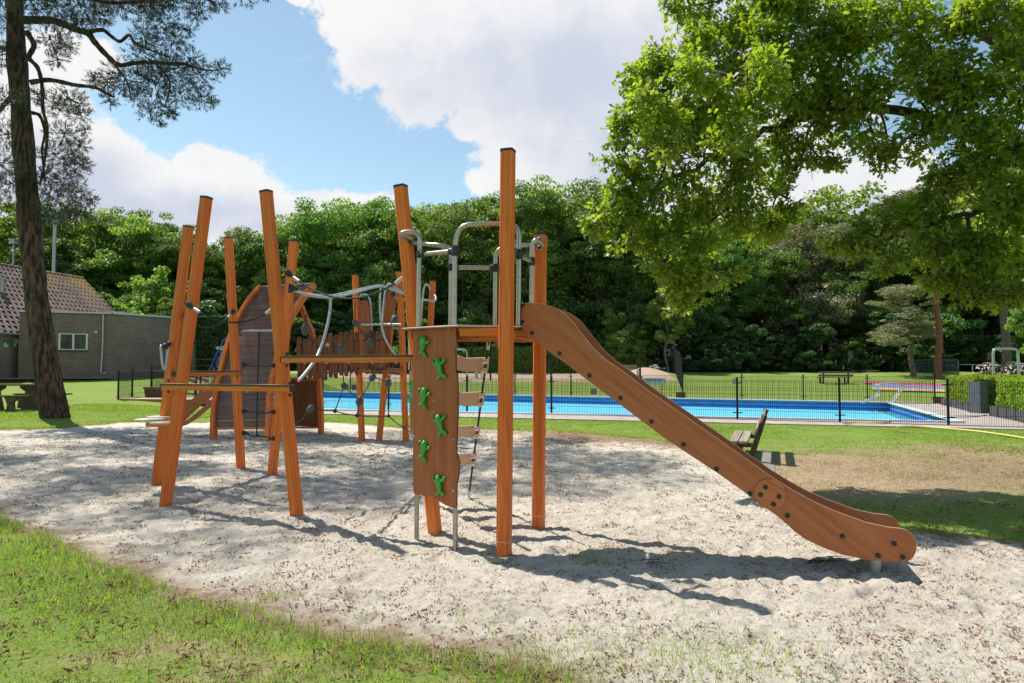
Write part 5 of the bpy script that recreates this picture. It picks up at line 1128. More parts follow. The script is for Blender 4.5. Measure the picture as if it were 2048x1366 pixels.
def trunk_mesh(seed, H, r, mat):
    rs = random.Random(seed); mb = MB(); pts = [Vector((0, 0, -.3))]; x = y = 0
    for k in range(1, 7): x += rs.uniform(-.15, .15); y += rs.uniform(-.15, .15); pts.append(Vector((x, y, H * k / 6)))
    mb.tube(pts, [r * (1.25 - k * .17) for k in range(7)], 8)
    for k in range(7):
        i = rs.randint(2, 5); p = pts[i]; a = rs.uniform(0, 6.28); L_ = H * rs.uniform(.14, .25); q = p + Vector((math.cos(a) * L_, math.sin(a) * L_, L_ * .8)); mb.tube([p, p.lerp(q, .5) + Vector((0, 0, -.2)), q], [r * .4, r * .25, r * .1], 5)
    me = bpy.data.meshes.new('trunk'); me.from_pydata(mb.v, [], mb.f); me.materials.append(mat); return me
TK = [trunk_mesh(i, 13, .26, M_BARK) for i in range(3)]; TKG = trunk_mesh(9, 12, .22, M_BARKG)
def tree(name, label, x, y, H, crown, H0, trunk, W_=1.0, group=None, rz=None, cat='tree', tH=13, lift=0, cs=None):
    z = tz(x, y); g = T(name, label, cat, (x, y, z - .02), group); s = H / H0
    c = bpy.data.objects.new('crown', crown); COL.objects.link(c); c.parent = g; c.scale = (s * W_, s * W_, s) if cs is None else cs; c.rotation_euler = (0, 0, random.uniform(0, 6.28) if rz is None else rz); c.location = (0, 0, lift)
    if trunk is not None:
        k = bpy.data.objects.new('trunk', trunk); COL.objects.link(k); k.parent = g; q = (H * .8) / tH; k.scale = (max(q, .6), max(q, .6), q); k.rotation_euler = (0, 0, random.uniform(0, 6.28))
    return g
def ptree(px, ytop, D, kind, W_=1.0, lbl=None, grp='trees of the wood behind the pool'):
    X_ = (px - 1024) / F * D; zt_ = CAMZ + (735 - ytop) / F * D; H = zt_ - tz(X_, D)
    if kind == 'n': cm, H0, nm_, lb = random.choice(CR), 16, 'broadleaf_tree', 'dark green broadleaf tree in the dense wood behind the pool lawn'
    elif kind == 'l': cm, H0, nm_, lb = random.choice(CRL), 15, 'broadleaf_tree', 'lighter green broadleaf tree in the dense wood behind the pool lawn'
    else: cm, H0, nm_, lb = random.choice(CRG), 12, 'grey_pine_tree', 'grey green pine crown showing between the greener trees of the wood'
    tree(nm_, lbl or lb, X_, D, H * 1.04, cm, H0, random.choice(TK) if kind != 'g' else TKG, W_, grp)
front = [(-150, 400, 'n'), (-70, 420, 'l'), (10, 405, 'l'), (75, 418, 'n'), (140, 412, 'l'), (205, 418, 'n'), (262, 430, 'l'), (315, 428, 'n'), (365, 452, 'n'), (425, 492, 'l'), (480, 465, 'n'), (540, 452, 'n'), (590, 447, 'l'), (640, 420, 'n'), (700, 402, 'l'), (750, 396, 'n'), (810, 408, 'n'), (865, 398, 'l'), (925, 404, 'n'), (985, 398, 'l'), (1045, 388, 'n'), (1100, 374, 'l'), (1150, 372, 'n'), (1205, 385, 'n'), (1265, 410, 'n'), (1330, 430, 'l'), (1400, 440, 'n'), (1460, 470, 'n'), (1530, 480, 'n'),
         (1720, 480, 'n'), (1790, 420, 'n'), (1870, 430, 'n'), (1960, 400, 'n'), (2050, 390, 'n'), (2150, 380, 'n')]
LM = ['beyond the picnic table at the picture edge', 'behind the roof left of the leaning pine trunk', 'behind the roof ridge and thin lamp post', 'behind the pine trunk above the roof', 'behind the floodlight mast', 'above the sloping end of the tiled roof', 'above the flat roofed extension', 'left of the two tallest leaning posts', 'just behind the rear leaning post at left', 'low in the dip between the leaning posts', 'above the left curved beam of the ramp', 'behind the top of the tallest leaning post', 'behind the short leaning post above the ramp', 'right of the leaning post above the black hand rope', 'above the slung rope between the posts', 'above the middle of the wavy steel rail', 'behind the top of the tower post that leans left', 'behind the leaning tower post above the small steel loop', 'above the tall steel arch of the tower', 'left of the tallest tower post', 'behind the tallest tower post', 'between the tallest tower post and the shorter one', 'right of the shorter tower post, among the tallest crowns', 'above the slide top beside the oak leaves', 'right of the slide top under the oak leaves', 'behind the young pale maple', 'behind the hanging oak branches', 'below the hanging oak foliage', 'left of the grey pines', 'right of the grey pines below the sky gap', 'behind the crooked grey pine', 'behind the red trunked pine', 'between red trunked pine and steel frame', 'behind the steel frame', 'at the picture edge behind the rhododendrons']
for i_, (x, y, k) in enumerate(front): ptree(x + random.uniform(-8, 8), y, 63 + random.uniform(-2, 3), k, random.uniform(.85, 1.1), ('lighter green tree ' if k == 'l' else 'dark green tree ') + LM[i_])
ptree(1655, 366, 78, 'l', 1.2, 'pale yellow green tree top rising behind the grey pines under the sky gap', None)
ptree(1600, 420, 64, 'g', 1.1); ptree(1690, 440, 66, 'g', 1.0); ptree(1560, 470, 66, 'g', .9)
for i, x in enumerate(range(-220, 2300, 95)): ptree(x, np.interp(x, [-200, 300, 440, 600, 750, 1150, 1300, 2300], [430, 440, 500, 455, 412, 388, 420, 420]) + random.uniform(0, 14), 76 + random.uniform(-2, 2), 'n', 1.25)
for i, x in enumerate(range(-260, 2400, 110)): ptree(x, np.interp(x, [-200, 300, 440, 600, 750, 1150, 1300, 2300], [450, 455, 515, 470, 425, 400, 430, 430]) + random.uniform(0, 14), 88, 'n', 1.5)
# understory shrubs
for i, x in enumerate(list(range(395, 2100, 44))):
    D = 57.5 + random.uniform(-1.2, 1.5); X_ = (x - 1024) / F * D; hgt = random.uniform(2.4, 5.5)
    tree('woodland_shrub', 'dense shrub in the dark undergrowth at the foot of the wood', X_, D, hgt, BU[random.choice((0, 0, 1, 2, 2, 3))], 5.5, None, random.uniform(.8, 1.1), 'shrubs along the edge of the wood', cat='shrub')
for i, x in enumerate(list(range(-60, 420, 40))):
    D = 52 + random.uniform(-1.2, 1.5); X_ = (x - 1024) / F * D; tree('garden_shrub', 'dense green shrub behind the brick house below the wood', X_, D, random.uniform(5, 8), BU[random.choice((0, 1, 2, 3))], 5.5, None, .8, 'shrubs behind the brick house', cat='shrub')
# distinct trees on the right
def dtree(name, label, px, ytop, yb, D, crown, H0, tr_mat, wpx, trunk_r, lean=0, c0px=None):
    X_ = (px - 1024) / F * D; z = tz(X_, D); zt_ = CAMZ + (735 - ytop) / F * D; zb = CAMZ + (735 - yb) / F * D
    g = T(name, label, 'tree', (X_, D, z)); c = bpy.data.objects.new('crown', crown); COL.objects.link(c); c.parent = g
    s = (zt_ - zb) / H0; w_ = wpx / F * D; wn0 = 9 if H0 > 13 else (7 if H0 == 12 else 5.5); c.scale = (w_ / wn0, w_ / wn0, s); c.location = (0, 0, zb - z)
    mb = MB(); n_ = 9; H = zt_ - z; mb.tube([Vector((X_ + lean * (k / n_) ** 2 + .12 * math.sin(k * 1.3 + px), D, z - .2 + H * .8 * k / n_)) for k in range(n_ + 1)], [trunk_r * (1.15 - .6 * k / n_) for k in range(n_ + 1)], 9)
    mb.build('trunk', tr_mat, g, smooth=True)
dtree('young_maple', 'young pale leafed tree with thin straight trunk right of the slide top', 1333, 560, 690, 54, BU[3], 5.5, M_BARKG, 90, .10)
dtree('grey_pine', 'grey needled pine with pale crooked trunk before the metal gate', 1823, 555, 700, 50, CRG[0], 12, M_BARKG, 150, .20, .1)
dtree('red_pine', 'tall pine with reddish upper trunk standing in the metal gate', 1877, 330, 520, 49, CRG[1], 12, M_BARKR, 200, .22, -.3)
dtree('grey_pine', 'bare trunked pine behind the steel goal frame', 2010, 300, 560, 46, CRG[0], 12, M_BARKG, 180, .26, .3)
dtree('leafy_tree', 'light green leafed young tree at the edge behind the rhododendrons', 2070, 560, 720, 40, BU[3], 5.5, M_BARKR, 90, .14, -.2)

# leafy clipped hedges as boxes of leaf faces
def hedge(name, label, a, c, depth, h, mat, ls, n, z0=None, cat='hedge', dens_top=.35, east=False):
    a = Vector(a); c = Vector(c); d = (c - a); L_ = d.length; d.normalize(); nn = Vector((-d.y, d.x, 0))
    if (nn.x < 0 if east else nn.y < 0): nn = -nn
    g = T(name, label, cat, a)
    u_ = rng.uniform(0, L_, n); k = rng.uniform(0, 1, n); top = k < dens_top; endf = k > (.80 if east else .93)
    w_ = np.where(top, rng.uniform(0, depth, n), rng.uniform(-.04, .14, n)); v_ = np.where(top, h + rng.uniform(-.12, .05, n), rng.uniform(0, h, n))
    w_ = np.where(endf, rng.uniform(0, depth, n), w_); u_ = np.where(endf, np.where(rng.uniform(0, 1, n) > .5, rng.uniform(-.05, .1, n), L_ - rng.uniform(-.05, .1, n)), u_)
    w_ = w_ + .16 * (fbm(u_, v_, 1.6, 2, 4) - .5); v_ = v_ + .12 * (fbm(u_, w_, 1.3, 2, 6) - .5) * top
    base = np.array([a.x, a.y, 0]); Pc = base + np.outer(u_, np.array(d)) + np.outer(w_, np.array(nn)); Pc[:, 2] = (terr(Pc[:, 0], Pc[:, 1]) if z0 is None else z0) + v_
    fn = np.where(top[:, None], np.array([0, 0, 1.]), -np.array(nn)); Nn = fn * .7 + rand_unit(n) * .8; Nn /= np.linalg.norm(Nn, axis=1, keepdims=True)
    V, Fc = quads_at(Pc, Nn, ls * rng.uniform(.6, 1.3, n)); V -= np.array(a); np_mesh('foliage', V, Fc, mat, parent=g, attr=rng.uniform(0, 1, n))
    zb = (tz(a.x, a.y) if z0 is None else z0)
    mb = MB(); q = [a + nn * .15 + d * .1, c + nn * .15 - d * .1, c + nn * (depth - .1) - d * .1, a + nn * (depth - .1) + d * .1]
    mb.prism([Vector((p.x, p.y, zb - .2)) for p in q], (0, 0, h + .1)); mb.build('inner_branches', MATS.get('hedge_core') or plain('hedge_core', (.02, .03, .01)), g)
    return g
hedge('clipped_hedge', 'tall dark clipped hedge behind the blue slide ladder', P(380, 740, 38), P(520, 740, 39), 1.5, 3.35, M_LEAFD, .07, 16000)
hedge('clipped_hedge', 'long mid green hedge beyond the sandy strip behind the tower', P(800, 745, 55.5), P(1290, 745, 55.5), 1.6, 2.0, M_LEAFY, .10, 22000)
hA, hB, hC, hD = G(2075, 852), G(1982, 834), G(1940, 825), G(1884, 811)
for (p, q, lb) in ((hA, hB, 'bright green clipped hedge in dark planter, larger block at the frame edge'), (hC, hD, 'smaller bright green clipped hedge block by the red brown notice board')):
    off = Vector((.22, .0, 0)); hedge('clipped_hedge', lb, q + off, p + off, 2.3, 1.0, M_HEDGE, .055, 22000, .15, dens_top=.40, east=True)
M_SLATE = plain('slate_planter', (.07, .075, .085), (.045, .05, .055), .6, 0, 6)
def planter(name, label, p, q, h, n):
    g = T(name, label, 'planter', p); d = (q - p) / n
    for k in range(n):
        a = p + d * (k + .02); c = p + d * (k + .98); mb = MB(); mb.bar(a + Vector((0, 0, h / 2)), c + Vector((0, 0, h / 2)), .05, h); mb.build('panel', M_SLATE, g)
    for k in range(n + 1):
        a = p + d * k; mb = MB(); mb.box(a + Vector((0, 0, h / 2)), (.07, .07, h + .04)); mb.build('stake', M_FENCE, g)
planter('planter_edging', 'dark slate planter edging under the larger bright hedge', hB, hA, .34, 5)
planter('planter_edging', 'dark slate planter edging under the smaller bright hedge', hD, hC, .30, 5)
mb = MB(); c = G(1951, 829); mb.box(c + Vector((.3, .3, .5)), (.32, .4, 1.06), .3); o_ = mb.build('stone_pillar', plain('slate_pillar', (.10, .11, .13), (.07, .075, .09), .7, 0, 5), None, frame=Matrix.Translation(c)); tag(o_, 'dark slate pillar standing in the gap between the bright hedges', 'pillar')
mb = MB(); mb.tube(catm([Vector((22.2, 31, 0)), Vector((22.2, 31, 1.8)), Vector((22.22, 31, 2.2)), Vector((22.32, 31, 2.32)), Vector((22.9, 31, 2.34)), Vector((23.22, 31, 2.32)), Vector((23.32, 31, 2.2)), Vector((23.34, 31, 1.8)), Vector((23.36, 31, 0))], 6), .06, 10)
o_ = mb.build('shower_frame', M_GALV, None, frame=Matrix.Translation((22.2, 31, 0)), smooth=True); tag(o_, 'grey steel inverted U frame rising behind the bright hedge', 'metal frame')
for o2 in [o_]: o2.location.x -= .35
# rhododendrons
M_FLOWER = plain('pink_flower', (.62, .42, .48), (.5, .3, .38), .6, 0, 10)
for (px, D, lb) in ((1975, 33, 'flowering rhododendron left of the steel frame'), (2035, 32, 'flowering rhododendron right of the steel frame')):
    X_ = (px - 1024) / F * D; g = tree('rhododendron', lb, X_, D, 1.75, BU[0], 5.5, None, 1.0, cat='shrub'); z = tz(X_, D)
    n = 160; d = rand_unit(n); d[:, 2] = abs(d[:, 2]); d[:, 1] = -abs(d[:, 1]); Pc = d * np.array([.85, .85, .85]) + np.array([0, 0, .9]); V, Fc = quads_at(Pc, d, rng.uniform(.03, .06, n)); np_mesh('blossom', V, Fc, M_FLOWER, parent=g)
# metal gate and rail fence on the right
def barfence(name, label, x0, x1_, ytop, ybot, D, step, mat, cat):
    a = P(x0, ybot, D); c = P(x1_, ybot, D); zt2 = P(x0, ytop, D).z; a.z = c.z = min(tz(a.x, D), a.z); g = T(name, label, cat, a); n = int((x1_ - x0) / step)
    for k in range(n + 1):
        p = a.lerp(c, k / n); mb = MB(); mb.tube([p, Vector((p.x, p.y, zt2))], .02 if 0 < k < n else .06, 6); mb.build('bar' if 0 < k < n else 'post', mat, g)
    for zz in (zt2, a.z + .12): mb = MB(); mb.bar(Vector((a.x, a.y, zz)), Vector((c.x, c.y, zz)), .05, .06); mb.build('rail', mat, g)
    return g
M_GATE = plain('blue_grey_paint', (.10, .15, .17), (.07, .11, .13), .5, .2, 10)
barfence('metal_gate', 'blue grey barred metal double gate between the pine trunks, nearer leaf', 1828, 1868, 720, 752, 50.5, 3.4, M_GATE, 'gate'); barfence('metal_gate', 'blue grey barred gate leaf right of the red trunked pine', 1870, 1916, 720, 752, 50.3, 3.4, M_GATE, 'gate')
g = T('chain_link_fence', 'thin grey chain link fence with top rail right of the metal gate', 'fence', P(1920, 752, 50))
for x in (1945, 1985, 2020, 2060): mb = MB(); p = P(x, 752, 50); mb.tube([p, P(x, 729, 50)], .03, 6); mb.build('post', M_GALV, g)
mb = MB(); mb.tube([P(1918, 729, 50), P(2080, 730, 50)], .025, 6); mb.build('rail', M_GALV, g)
# tall dark bar fence running away behind the sign
g = T('bar_fence', 'tall black bar fence running away towards the wood behind the slide', 'fence', P(1366, 758, 42))
for k in range(15):
    f_ = k / 14; D = 42 + 17 * f_ ** 1.1; x = 1363 - 22 * f_; X_ = (x - 1024) / F * D; z = tz(X_, D); mb = MB(); mb.box((X_, D, z + 1.0), (.045, .045, 2.0)); mb.build('bar', M_FENCE, g)
g = T('ball_fence', 'tall thin black posts of a fence in front of the green hedge', 'fence', P(981, 757, 47))
for x, yt in ((981, 690), (1102, 640), (1280, 690), (1010, 715), (1050, 715), (1148, 712), (1190, 712), (930, 715), (890, 715)):
    D = 47 if yt < 700 else 53; X_ = (x - 1024) / F * D; mb = MB(); mb.box((X_, D, (tz(X_, D) + P(x, yt, D).z) / 2), (.12 if yt < 700 else .05, .08, P(x, yt, D).z - tz(X_, D))); mb.build('post', M_FENCE, g)
# white goal
g = T('steel_goal', 'grey bent steel tube goal in front of the hedge behind the tower', 'goal', P(920, 745, 50)); steel(g, [P(880, 700, 50), P(905, 699, 50), P(928, 699.5, 50), P(933, 703, 50), P(934, 712, 50), P(934, 752, 50)], .06, 'tube', M_GALV, 4); steel(g, [P(880, 700, 50), P(876, 704, 50), P(875, 752, 50)], .06, 'tube', M_GALV, 4)
for (x, w, lb, mt) in ((953, 6, 'grey refuse bin on the sandy strip behind the ladder', M_GALV), (963, 3, 'small white box beside the refuse bin on the sandy strip', M_ALU), (1276, 7, 'short white barrel beside the soil mound', M_ALU)):
    p = P(x, 752, 49); p.z = tz(p.x, 49); mb = MB(); mb.tube([p, p + Vector((0, 0, .55)), p + Vector((0, 0, .62))], [w / 2 / F * 49, w / 2 / F * 49, w / 2.3 / F * 49], 12); o_ = mb.build('bin', mt, None, frame=Matrix.Translation(p)); tag(o_, lb, 'bin')
p = P(1258, 745, 52); p.z = tz(p.x, 52) + .05; g = T('plank_stack', 'stack of grey boards left of the white barrel by the mound', 'board stack', p)
for k in range(4): mb = MB(); mb.box(p + Vector((0, 0, .1 + k * .18)), (1.1, .5, .14)); mb.build('board', M_GREYWOOD, g)
p = P(1317, 738, 53); mb = MB()
for k in range(9): mb.blob(p + Vector((random.uniform(-.6, .6), random.uniform(-.3, .3), random.uniform(.0, .25))), random.uniform(.1, .22), (1.4, 1, .7), 6)
o_ = mb.build('tarpaulin', plain('crumpled_tarp', (.45, .45, .45), (.1, .1, .1), .6, 0, 6), None, frame=Matrix.Translation(p)); tag(o_, 'crumpled grey tarpaulin heap on top of the soil mound', 'tarpaulin')
p = P(1725, 743, 55); mb = MB()
for k in range(9): a = p + Vector((random.uniform(-.9, .9), random.uniform(-.5, .5), 0)); mb.tube([a, a + Vector((random.uniform(-1, 1), random.uniform(-.4, .4), random.uniform(.05, .4)))], .03, 5)
o_ = mb.build('fallen_branches', M_BARKG, None, frame=Matrix.Translation(p)); tag(o_, 'pile of fallen grey branches at the edge of the wood', 'branch pile')
# painted play surface beyond the hedge
for (ya, yb, col, nm_) in ((757.5, 760, (.50, .09, .09), 'red'), (760, 763, (.16, .25, .48), 'blue'), (763, 766.5, (.62, .42, .14), 'yellow')):
    q = []
    for x in (1728 if nm_ == 'red' else 1745, 1800, 1850, 1890): q.append((x, ya + (x - 1728) * .02))
    pts = [P(x, y, 46.5 - (y - 757) * .55) for x, y in q] + [P(x, y + (yb - ya), 46.5 - (y + yb - ya - 757) * .55) for x, y in q[::-1]]
    for p in pts: p.z = tz(p.x, p.y) + .06
    mb = MB(); mb.add(pts, [tuple(range(len(pts)))]); mb.add([p - Vector((0, 0, .12)) for p in pts], [tuple(range(len(pts) - 1, -1, -1))]); o_ = mb.build('play_mat', plain(nm_ + '_mat', col), None, frame=Matrix.Translation(pts[0])); tag(o_, nm_ + ' stripe of the coloured play surface beyond the pool ladder', 'play surface')

# ------------------------------------------------------------------ near oak
rng = np.random.default_rng(5)
oak = T('oak_tree', 'big leafy oak whose sunlit branches hang in over the slide from the upper right', 'tree', (9.2, 9.6, 0))
OB = [(1300, 190, 60, 7.7), (1400, 130, 70, 7.7), (1500, 160, 80, 7.7), (1450, 260, 80, 7.8), (1340, 270, 60, 7.8), (1390, 10, 60, 9.2), (1460, 60, 80, 9), (1400, 110, 70, 8.8), (1330, 130, 60, 8.8), (1270, 170, 50, 8.8), (1300, 220, 70, 8.9), (1250, 260, 45, 9), (1240, 330, 48, 9), (1310, 310, 70, 8.8), (1380, 200, 90, 9), (1390, 300, 90, 9), (1230, 400, 50, 8.9), (1300, 400, 70, 9), (1205, 445, 36, 8.8), (1260, 470, 52, 8.9),
      (1330, 480, 60, 9), (1400, 400, 90, 9.2), (1350, 560, 55, 9), (1400, 500, 70, 9.2), (1440, 540, 45, 9.1), (1370, 595, 36, 9), (1330, 530, 45, 8.8), (1480, 440, 70, 9.3), (1540, 440, 55, 9.4), (1580, 420, 34, 9.4), (1470, 350, 80, 9.2), (1470, 240, 90, 9), (1480, 140, 90, 9), (1560, 60, 90, 9), (1560, 180, 90, 9.1), (1560, 300, 70, 9.3), (1545, 370, 45, 9.4),
      (1650, 40, 90, 8.8), (1650, 150, 90, 8.9), (1650, 250, 80, 9), (1620, 320, 42, 9.2), (1675, 330, 26, 9.1), (1740, 60, 90, 8.6), (1740, 170, 90, 8.7), (1745, 270, 60, 8.9), (1770, 325, 24, 8.9), (1830, 60, 90, 8.4), (1830, 170, 90, 8.5), (1835, 270, 55, 8.6), (1920, 60, 100, 8.2), (1930, 180, 100, 8.2), (1930, 290, 85, 8.3), (2020, 60, 100, 8), (2030, 180, 110, 8), (2030, 300, 110, 8),
      (1890, 370, 60, 8.4), (1830, 410, 50, 8.6), (1960, 400, 90, 8.2), (2040, 420, 100, 8), (1770, 440, 50, 8.6), (1700, 490, 34, 8.7), (1730, 480, 45, 8.7), (1850, 480, 75, 8.5), (1780, 520, 40, 8.6), (1940, 500, 85, 8.2), (2030, 530, 85, 8), (1870, 560, 36, 8.4), (1960, 590, 42, 8.1), (2030, 590, 45, 8), (1910, 555, 50, 8.3), (1665, 500, 20, 8.7), (1530, 0, 80, 9), (1180, 455, 16, 8.8),
      (1425, -60, 70, 9.4), (1550, -80, 110, 9.3), (1700, -80, 120, 9.2), (1850, -80, 120, 9), (2000, -80, 130, 8.8), (2150, 60, 140, 8.6), (2150, 250, 140, 8.6), (2150, 450, 120, 8.6)]
spheres = []
for (x, y, r, D) in OB: c = P(x, y, D); spheres.append((c, r / F * D))
for k in range(60):                              # hidden bulk of the crown, deeper and out of frame
    a = random.uniform(-1.3, 1.9); q = Vector((9.2 + random.uniform(-5, 5), 10.5 + random.uniform(-2.2, 5), random.uniform(3.6, 11)))
    sx = 1024 + F * q.x / q.y; sy = 735 - F * (q.z - 1.5) / q.y
    if sx < 1600 and sy < 0 and q.x < 4.8: continue
    if (1540 < sx < 1880 and 250 < sy < 520) or sx < 1500 and sy > 0: continue
    if q.z > 6.5 and q.x < 11 and random.random() < .75: continue
    if sx > 1880 or sy < 200: spheres.append((q, random.uniform(.6, 1.0)))
LL = .100
outline = [(0, 0), (.20, .30), (.12, .44), (.33, .64), (.14, .78), (0, 1.0)]
outline = outline + [(-x, y) for x, y in outline[-2:0:-1]]
OL = np.array([(x, y, 0) for x, y in outline]); nv = len(OL)
OL[:, 2] = .22 * np.abs(OL[:, 0]) - .10 * (OL[:, 1] ** 2)
cl_c, cl_n = [], []
rad = np.array([s[1] for s in spheres]); cen_ = np.array([tuple(s[0]) for s in spheres]); nper = (rad ** 2 * np.where(np.arange(len(spheres)) < len(OB) - 8, 560, 130)).astype(int) + 6
for i in range(len(spheres)):
    n = nper[i]; nsub = 7 if i < len(OB) else 4; sub = rand_unit(nsub) * rng.uniform(.35, .85, (nsub, 1)); k_ = rng.integers(0, nsub, n); d = rand_unit(n); cl_c.append(cen_[i] + rad[i] * (sub[k_] * np.array([1, 1, .85]) + d * rng.uniform(.1, 1, (n, 1)) ** .5 * np.array([.46, .46, .26]))); cl_n.append((d + sub[k_] * .6) / np.linalg.norm(d + sub[k_] * .6, axis=1, keepdims=True))
CC = np.concatenate(cl_c); CN = np.concatenate(cl_n)
per = 7; n = len(CC) * per
C7 = np.repeat(CC, per, 0); N7 = np.repeat(CN, per, 0)
dirv = N7 * .5 + rand_unit(n) * .85 + np.array([-.05, 0, -.18]); dirv /= np.linalg.norm(dirv, axis=1, keepdims=True)
upv = np.array([0, 0, 1.]) + rand_unit(n) * .75; sdv = np.cross(dirv, upv); sdv /= np.linalg.norm(sdv, axis=1, keepdims=True); upv = np.cross(sdv, dirv)
sc = LL * rng.uniform(.55, 1.15, n); org = C7 + dirv * .02 + rand_unit(n) * .05
def leafV(sel): return (org[sel][:, None, :] + (sdv[sel][:, None, :] * OL[None, :, 0:1] + dirv[sel][:, None, :] * OL[None, :, 1:2] + upv[sel][:, None, :] * OL[None, :, 2:3]) * sc[sel][:, None, None])
sx = 1024 + F * org[:, 0] / org[:, 1]; sy = 735 - F * (org[:, 2] - 1.5) / org[:, 1]
inv = (sx > 1170) & (sx < 2040) & (sy > 5) & (sy < 640)
idx = np.where(inv)[0]; idx = idx[np.argsort(org[idx, 1] - sc[idx] * 6)][:300]; mask = np.ones(n, bool); mask[idx] = False; rest = np.where(mask)[0]
V = leafV(rest).reshape(-1, 3) - np.array([9.2, 9.6, 0]); Fc = np.arange(len(rest) * nv).reshape(len(rest), nv)
fo = np_mesh('crown', V, Fc, M_OAK, parent=oak, attr=rng.uniform(0, 1, len(rest))); fo['kind'] = 'stuff'
lm = np_mesh('leaf', OL, np.arange(nv)[None, :], M_OAK, attr=np.array([.6]), mesh_only=True)
for i in idx:
    m4 = Matrix.Identity(4)
    for r_ in range(3): m4[r_][0], m4[r_][1], m4[r_][2], m4[r_][3] = sdv[i][r_] * sc[i], dirv[i][r_] * sc[i], upv[i][r_] * sc[i], org[i][r_]
    put(lm, 'leaf', oak, m4)
mb = MB(); tb = Vector((9.2, 9.6, 0)); mb.tube([tb - Vector((0, 0, .3)), tb + Vector((0, 0, 1.5)), tb + Vector((-.1, .1, 4)), tb + Vector((.1, 0, 7)), tb + Vector((0, .2, 10))], [.5, .4, .34, .25, .12], 14); mb.build('trunk', M_BARK, oak, smooth=True)
LIMBS = [([tb + Vector((0, 0, 2.6)), P(2048, 330, 8.6), P(1760, 215, 8.9), P(1590, 240, 9.1), P(1460, 300, 9.2), P(1340, 360, 9.1), P(1250, 410, 9)], .13),
         ([tb + Vector((-.1, .1, 4)), P(1950, 60, 8.8), P(1700, 90, 9), P(1500, 120, 9.1), P(1390, 150, 9), P(1310, 200, 8.9)], .12),
         ([P(1510, 275, 9.15), P(1450, 370, 9.3), P(1410, 470, 9.2), P(1375, 570, 9.05)], .045),
         ([tb + Vector((0, 0, 2.2)), P(2050, 450, 8.3), P(1930, 430, 8.4), P(1830, 460, 8.6), P(1740, 490, 8.7)], .09),
         ([tb + Vector((-.1, .1, 4.2)), P(1900, -80, 9.2), P(1650, -70, 9.3), P(1470, -10, 9.2)], .10),
         ([P(1930, 430, 8.4), P(1960, 540, 8.2), P(1940, 590, 8.1)], .04), ([P(1700, 90, 9), P(1640, 210, 9.1), P(1600, 320, 9.3), P(1560, 420, 9.4)], .045)]
lp_ = []
for (pts, r0) in LIMBS:
    c = catm(pts, 7); c = [p + Vector((random.uniform(-.03, .03), random.uniform(-.03, .03), random.uniform(-.04, .04))) for p in c]; lp_ += c
    mb = MB(); mb.tube(c, [r0 * (.62 - .5 * k / len(c)) for k in range(len(c))], 8); mb.build('limb', M_BARK, oak, smooth=True)
mb = MB()
for (c, r) in spheres[:73]:
    near = sorted(lp_, key=lambda q: (q - c).length)[random.randint(0, 3)]
    mid_ = near.lerp(c, .5) + Vector((random.uniform(-.12, .12), random.uniform(-.12, .12), random.uniform(-.1, .2))); mb.tube(catm([near, mid_, c, c + (c - mid_).normalized() * r * .5], 3), [.018 - .0014 * k for k in range(10)], 5)
    for k in range(7):
        d = Vector(rand_unit(1)[0]); e = c + d * r * .5 + Vector((0, 0, random.uniform(-.05, .05))); mb.tube([mid_.lerp(c, random.uniform(.4, 1)), e, c + d * r * .95], [.007, .005, .003], 4, cap=False)
q = mb.build('twigs', M_BARK, oak, smooth=True); q['kind'] = 'stuff'

# ------------------------------------------------------------------ pine at left
rng = np.random.default_rng(6)
pz = tz(-12.65, 19); pine = T('pine_tree', 'tall pine with thick leaning reddish brown trunk beside the picnic table', 'tree', (-12.65, 19, pz))
tp = [P(112, 836, 19), P(100, 780, 19), P(88, 700, 19), P(74, 600, 19), P(62, 480, 19), P(54, 380, 19), P(44, 250, 19), P(33, 100, 19), P(28, 0, 19), P(20, -200, 19), P(30, -400, 19), P(28, -520, 19)]
tw_ = [27, 23.5, 21.5, 20.5, 20, 20, 18.5, 17, 15, 12, 8, 4]; rr = [w / F * 19 for w in tw_]; tp[0].z = pz - .1
mbt = MB(); cpts = catm(tp, 5); nr = len(cpts)
mbt.tube(cpts, [float(np.interp(i / (nr - 1), np.linspace(0, 1, 12), rr)) for i in range(nr)], 22)
for v in mbt.v:
    a = math.atan2(v.y - 19, v.x + 12.9); v.x += .022 * math.sin(a * 9 + v.z * 2.2) * math.sin(v.z * 5.1 + a * 3); v.y += .022 * math.cos(a * 8 + v.z * 2.7)
mbt.build('trunk', M_BARKP, pine, smooth=True)
PBR = [([(45, 40), (75, 40), (110, 42), (150, 58), (175, 66), (190, 85), (215, 112), (238, 130), (270, 126), (310, 125), (370, 128)], 8.5, 18.6),
       ([(175, 64), (205, 60), (222, 72), (240, 83), (258, 70), (270, 85), (300, 100), (340, 115)], 4.5, 18.3), ([(60, 165), (100, 160), (150, 170), (190, 175), (215, 188), (228, 194)], 5.5, 18.6),
       ([(52, 62), (68, 90), (58, 115), (75, 135), (84, 170), (86, 220), (95, 260), (88, 330), (80, 370)], 5.5, 18.5), ([(62, 225), (80, 232), (90, 265), (84, 300), (90, 360)], 4, 18.5),
       ([(35, 0), (90, -15), (150, -10), (220, 5), (300, 0), (380, -10), (430, 5)], 6, 18.2), ([(20, 100), (-20, 95), (-80, 130)], 6, 19.2), ([(25, 190), (-10, 230), (-60, 260)], 5, 19.3), ([(230, 130), (255, 165), (262, 200)], 2.5, 18.4), ([(310, 125), (340, 165), (330, 210)], 2.5, 18.2), ([(370, 128), (410, 140), (440, 140)], 2.5, 18.2)]
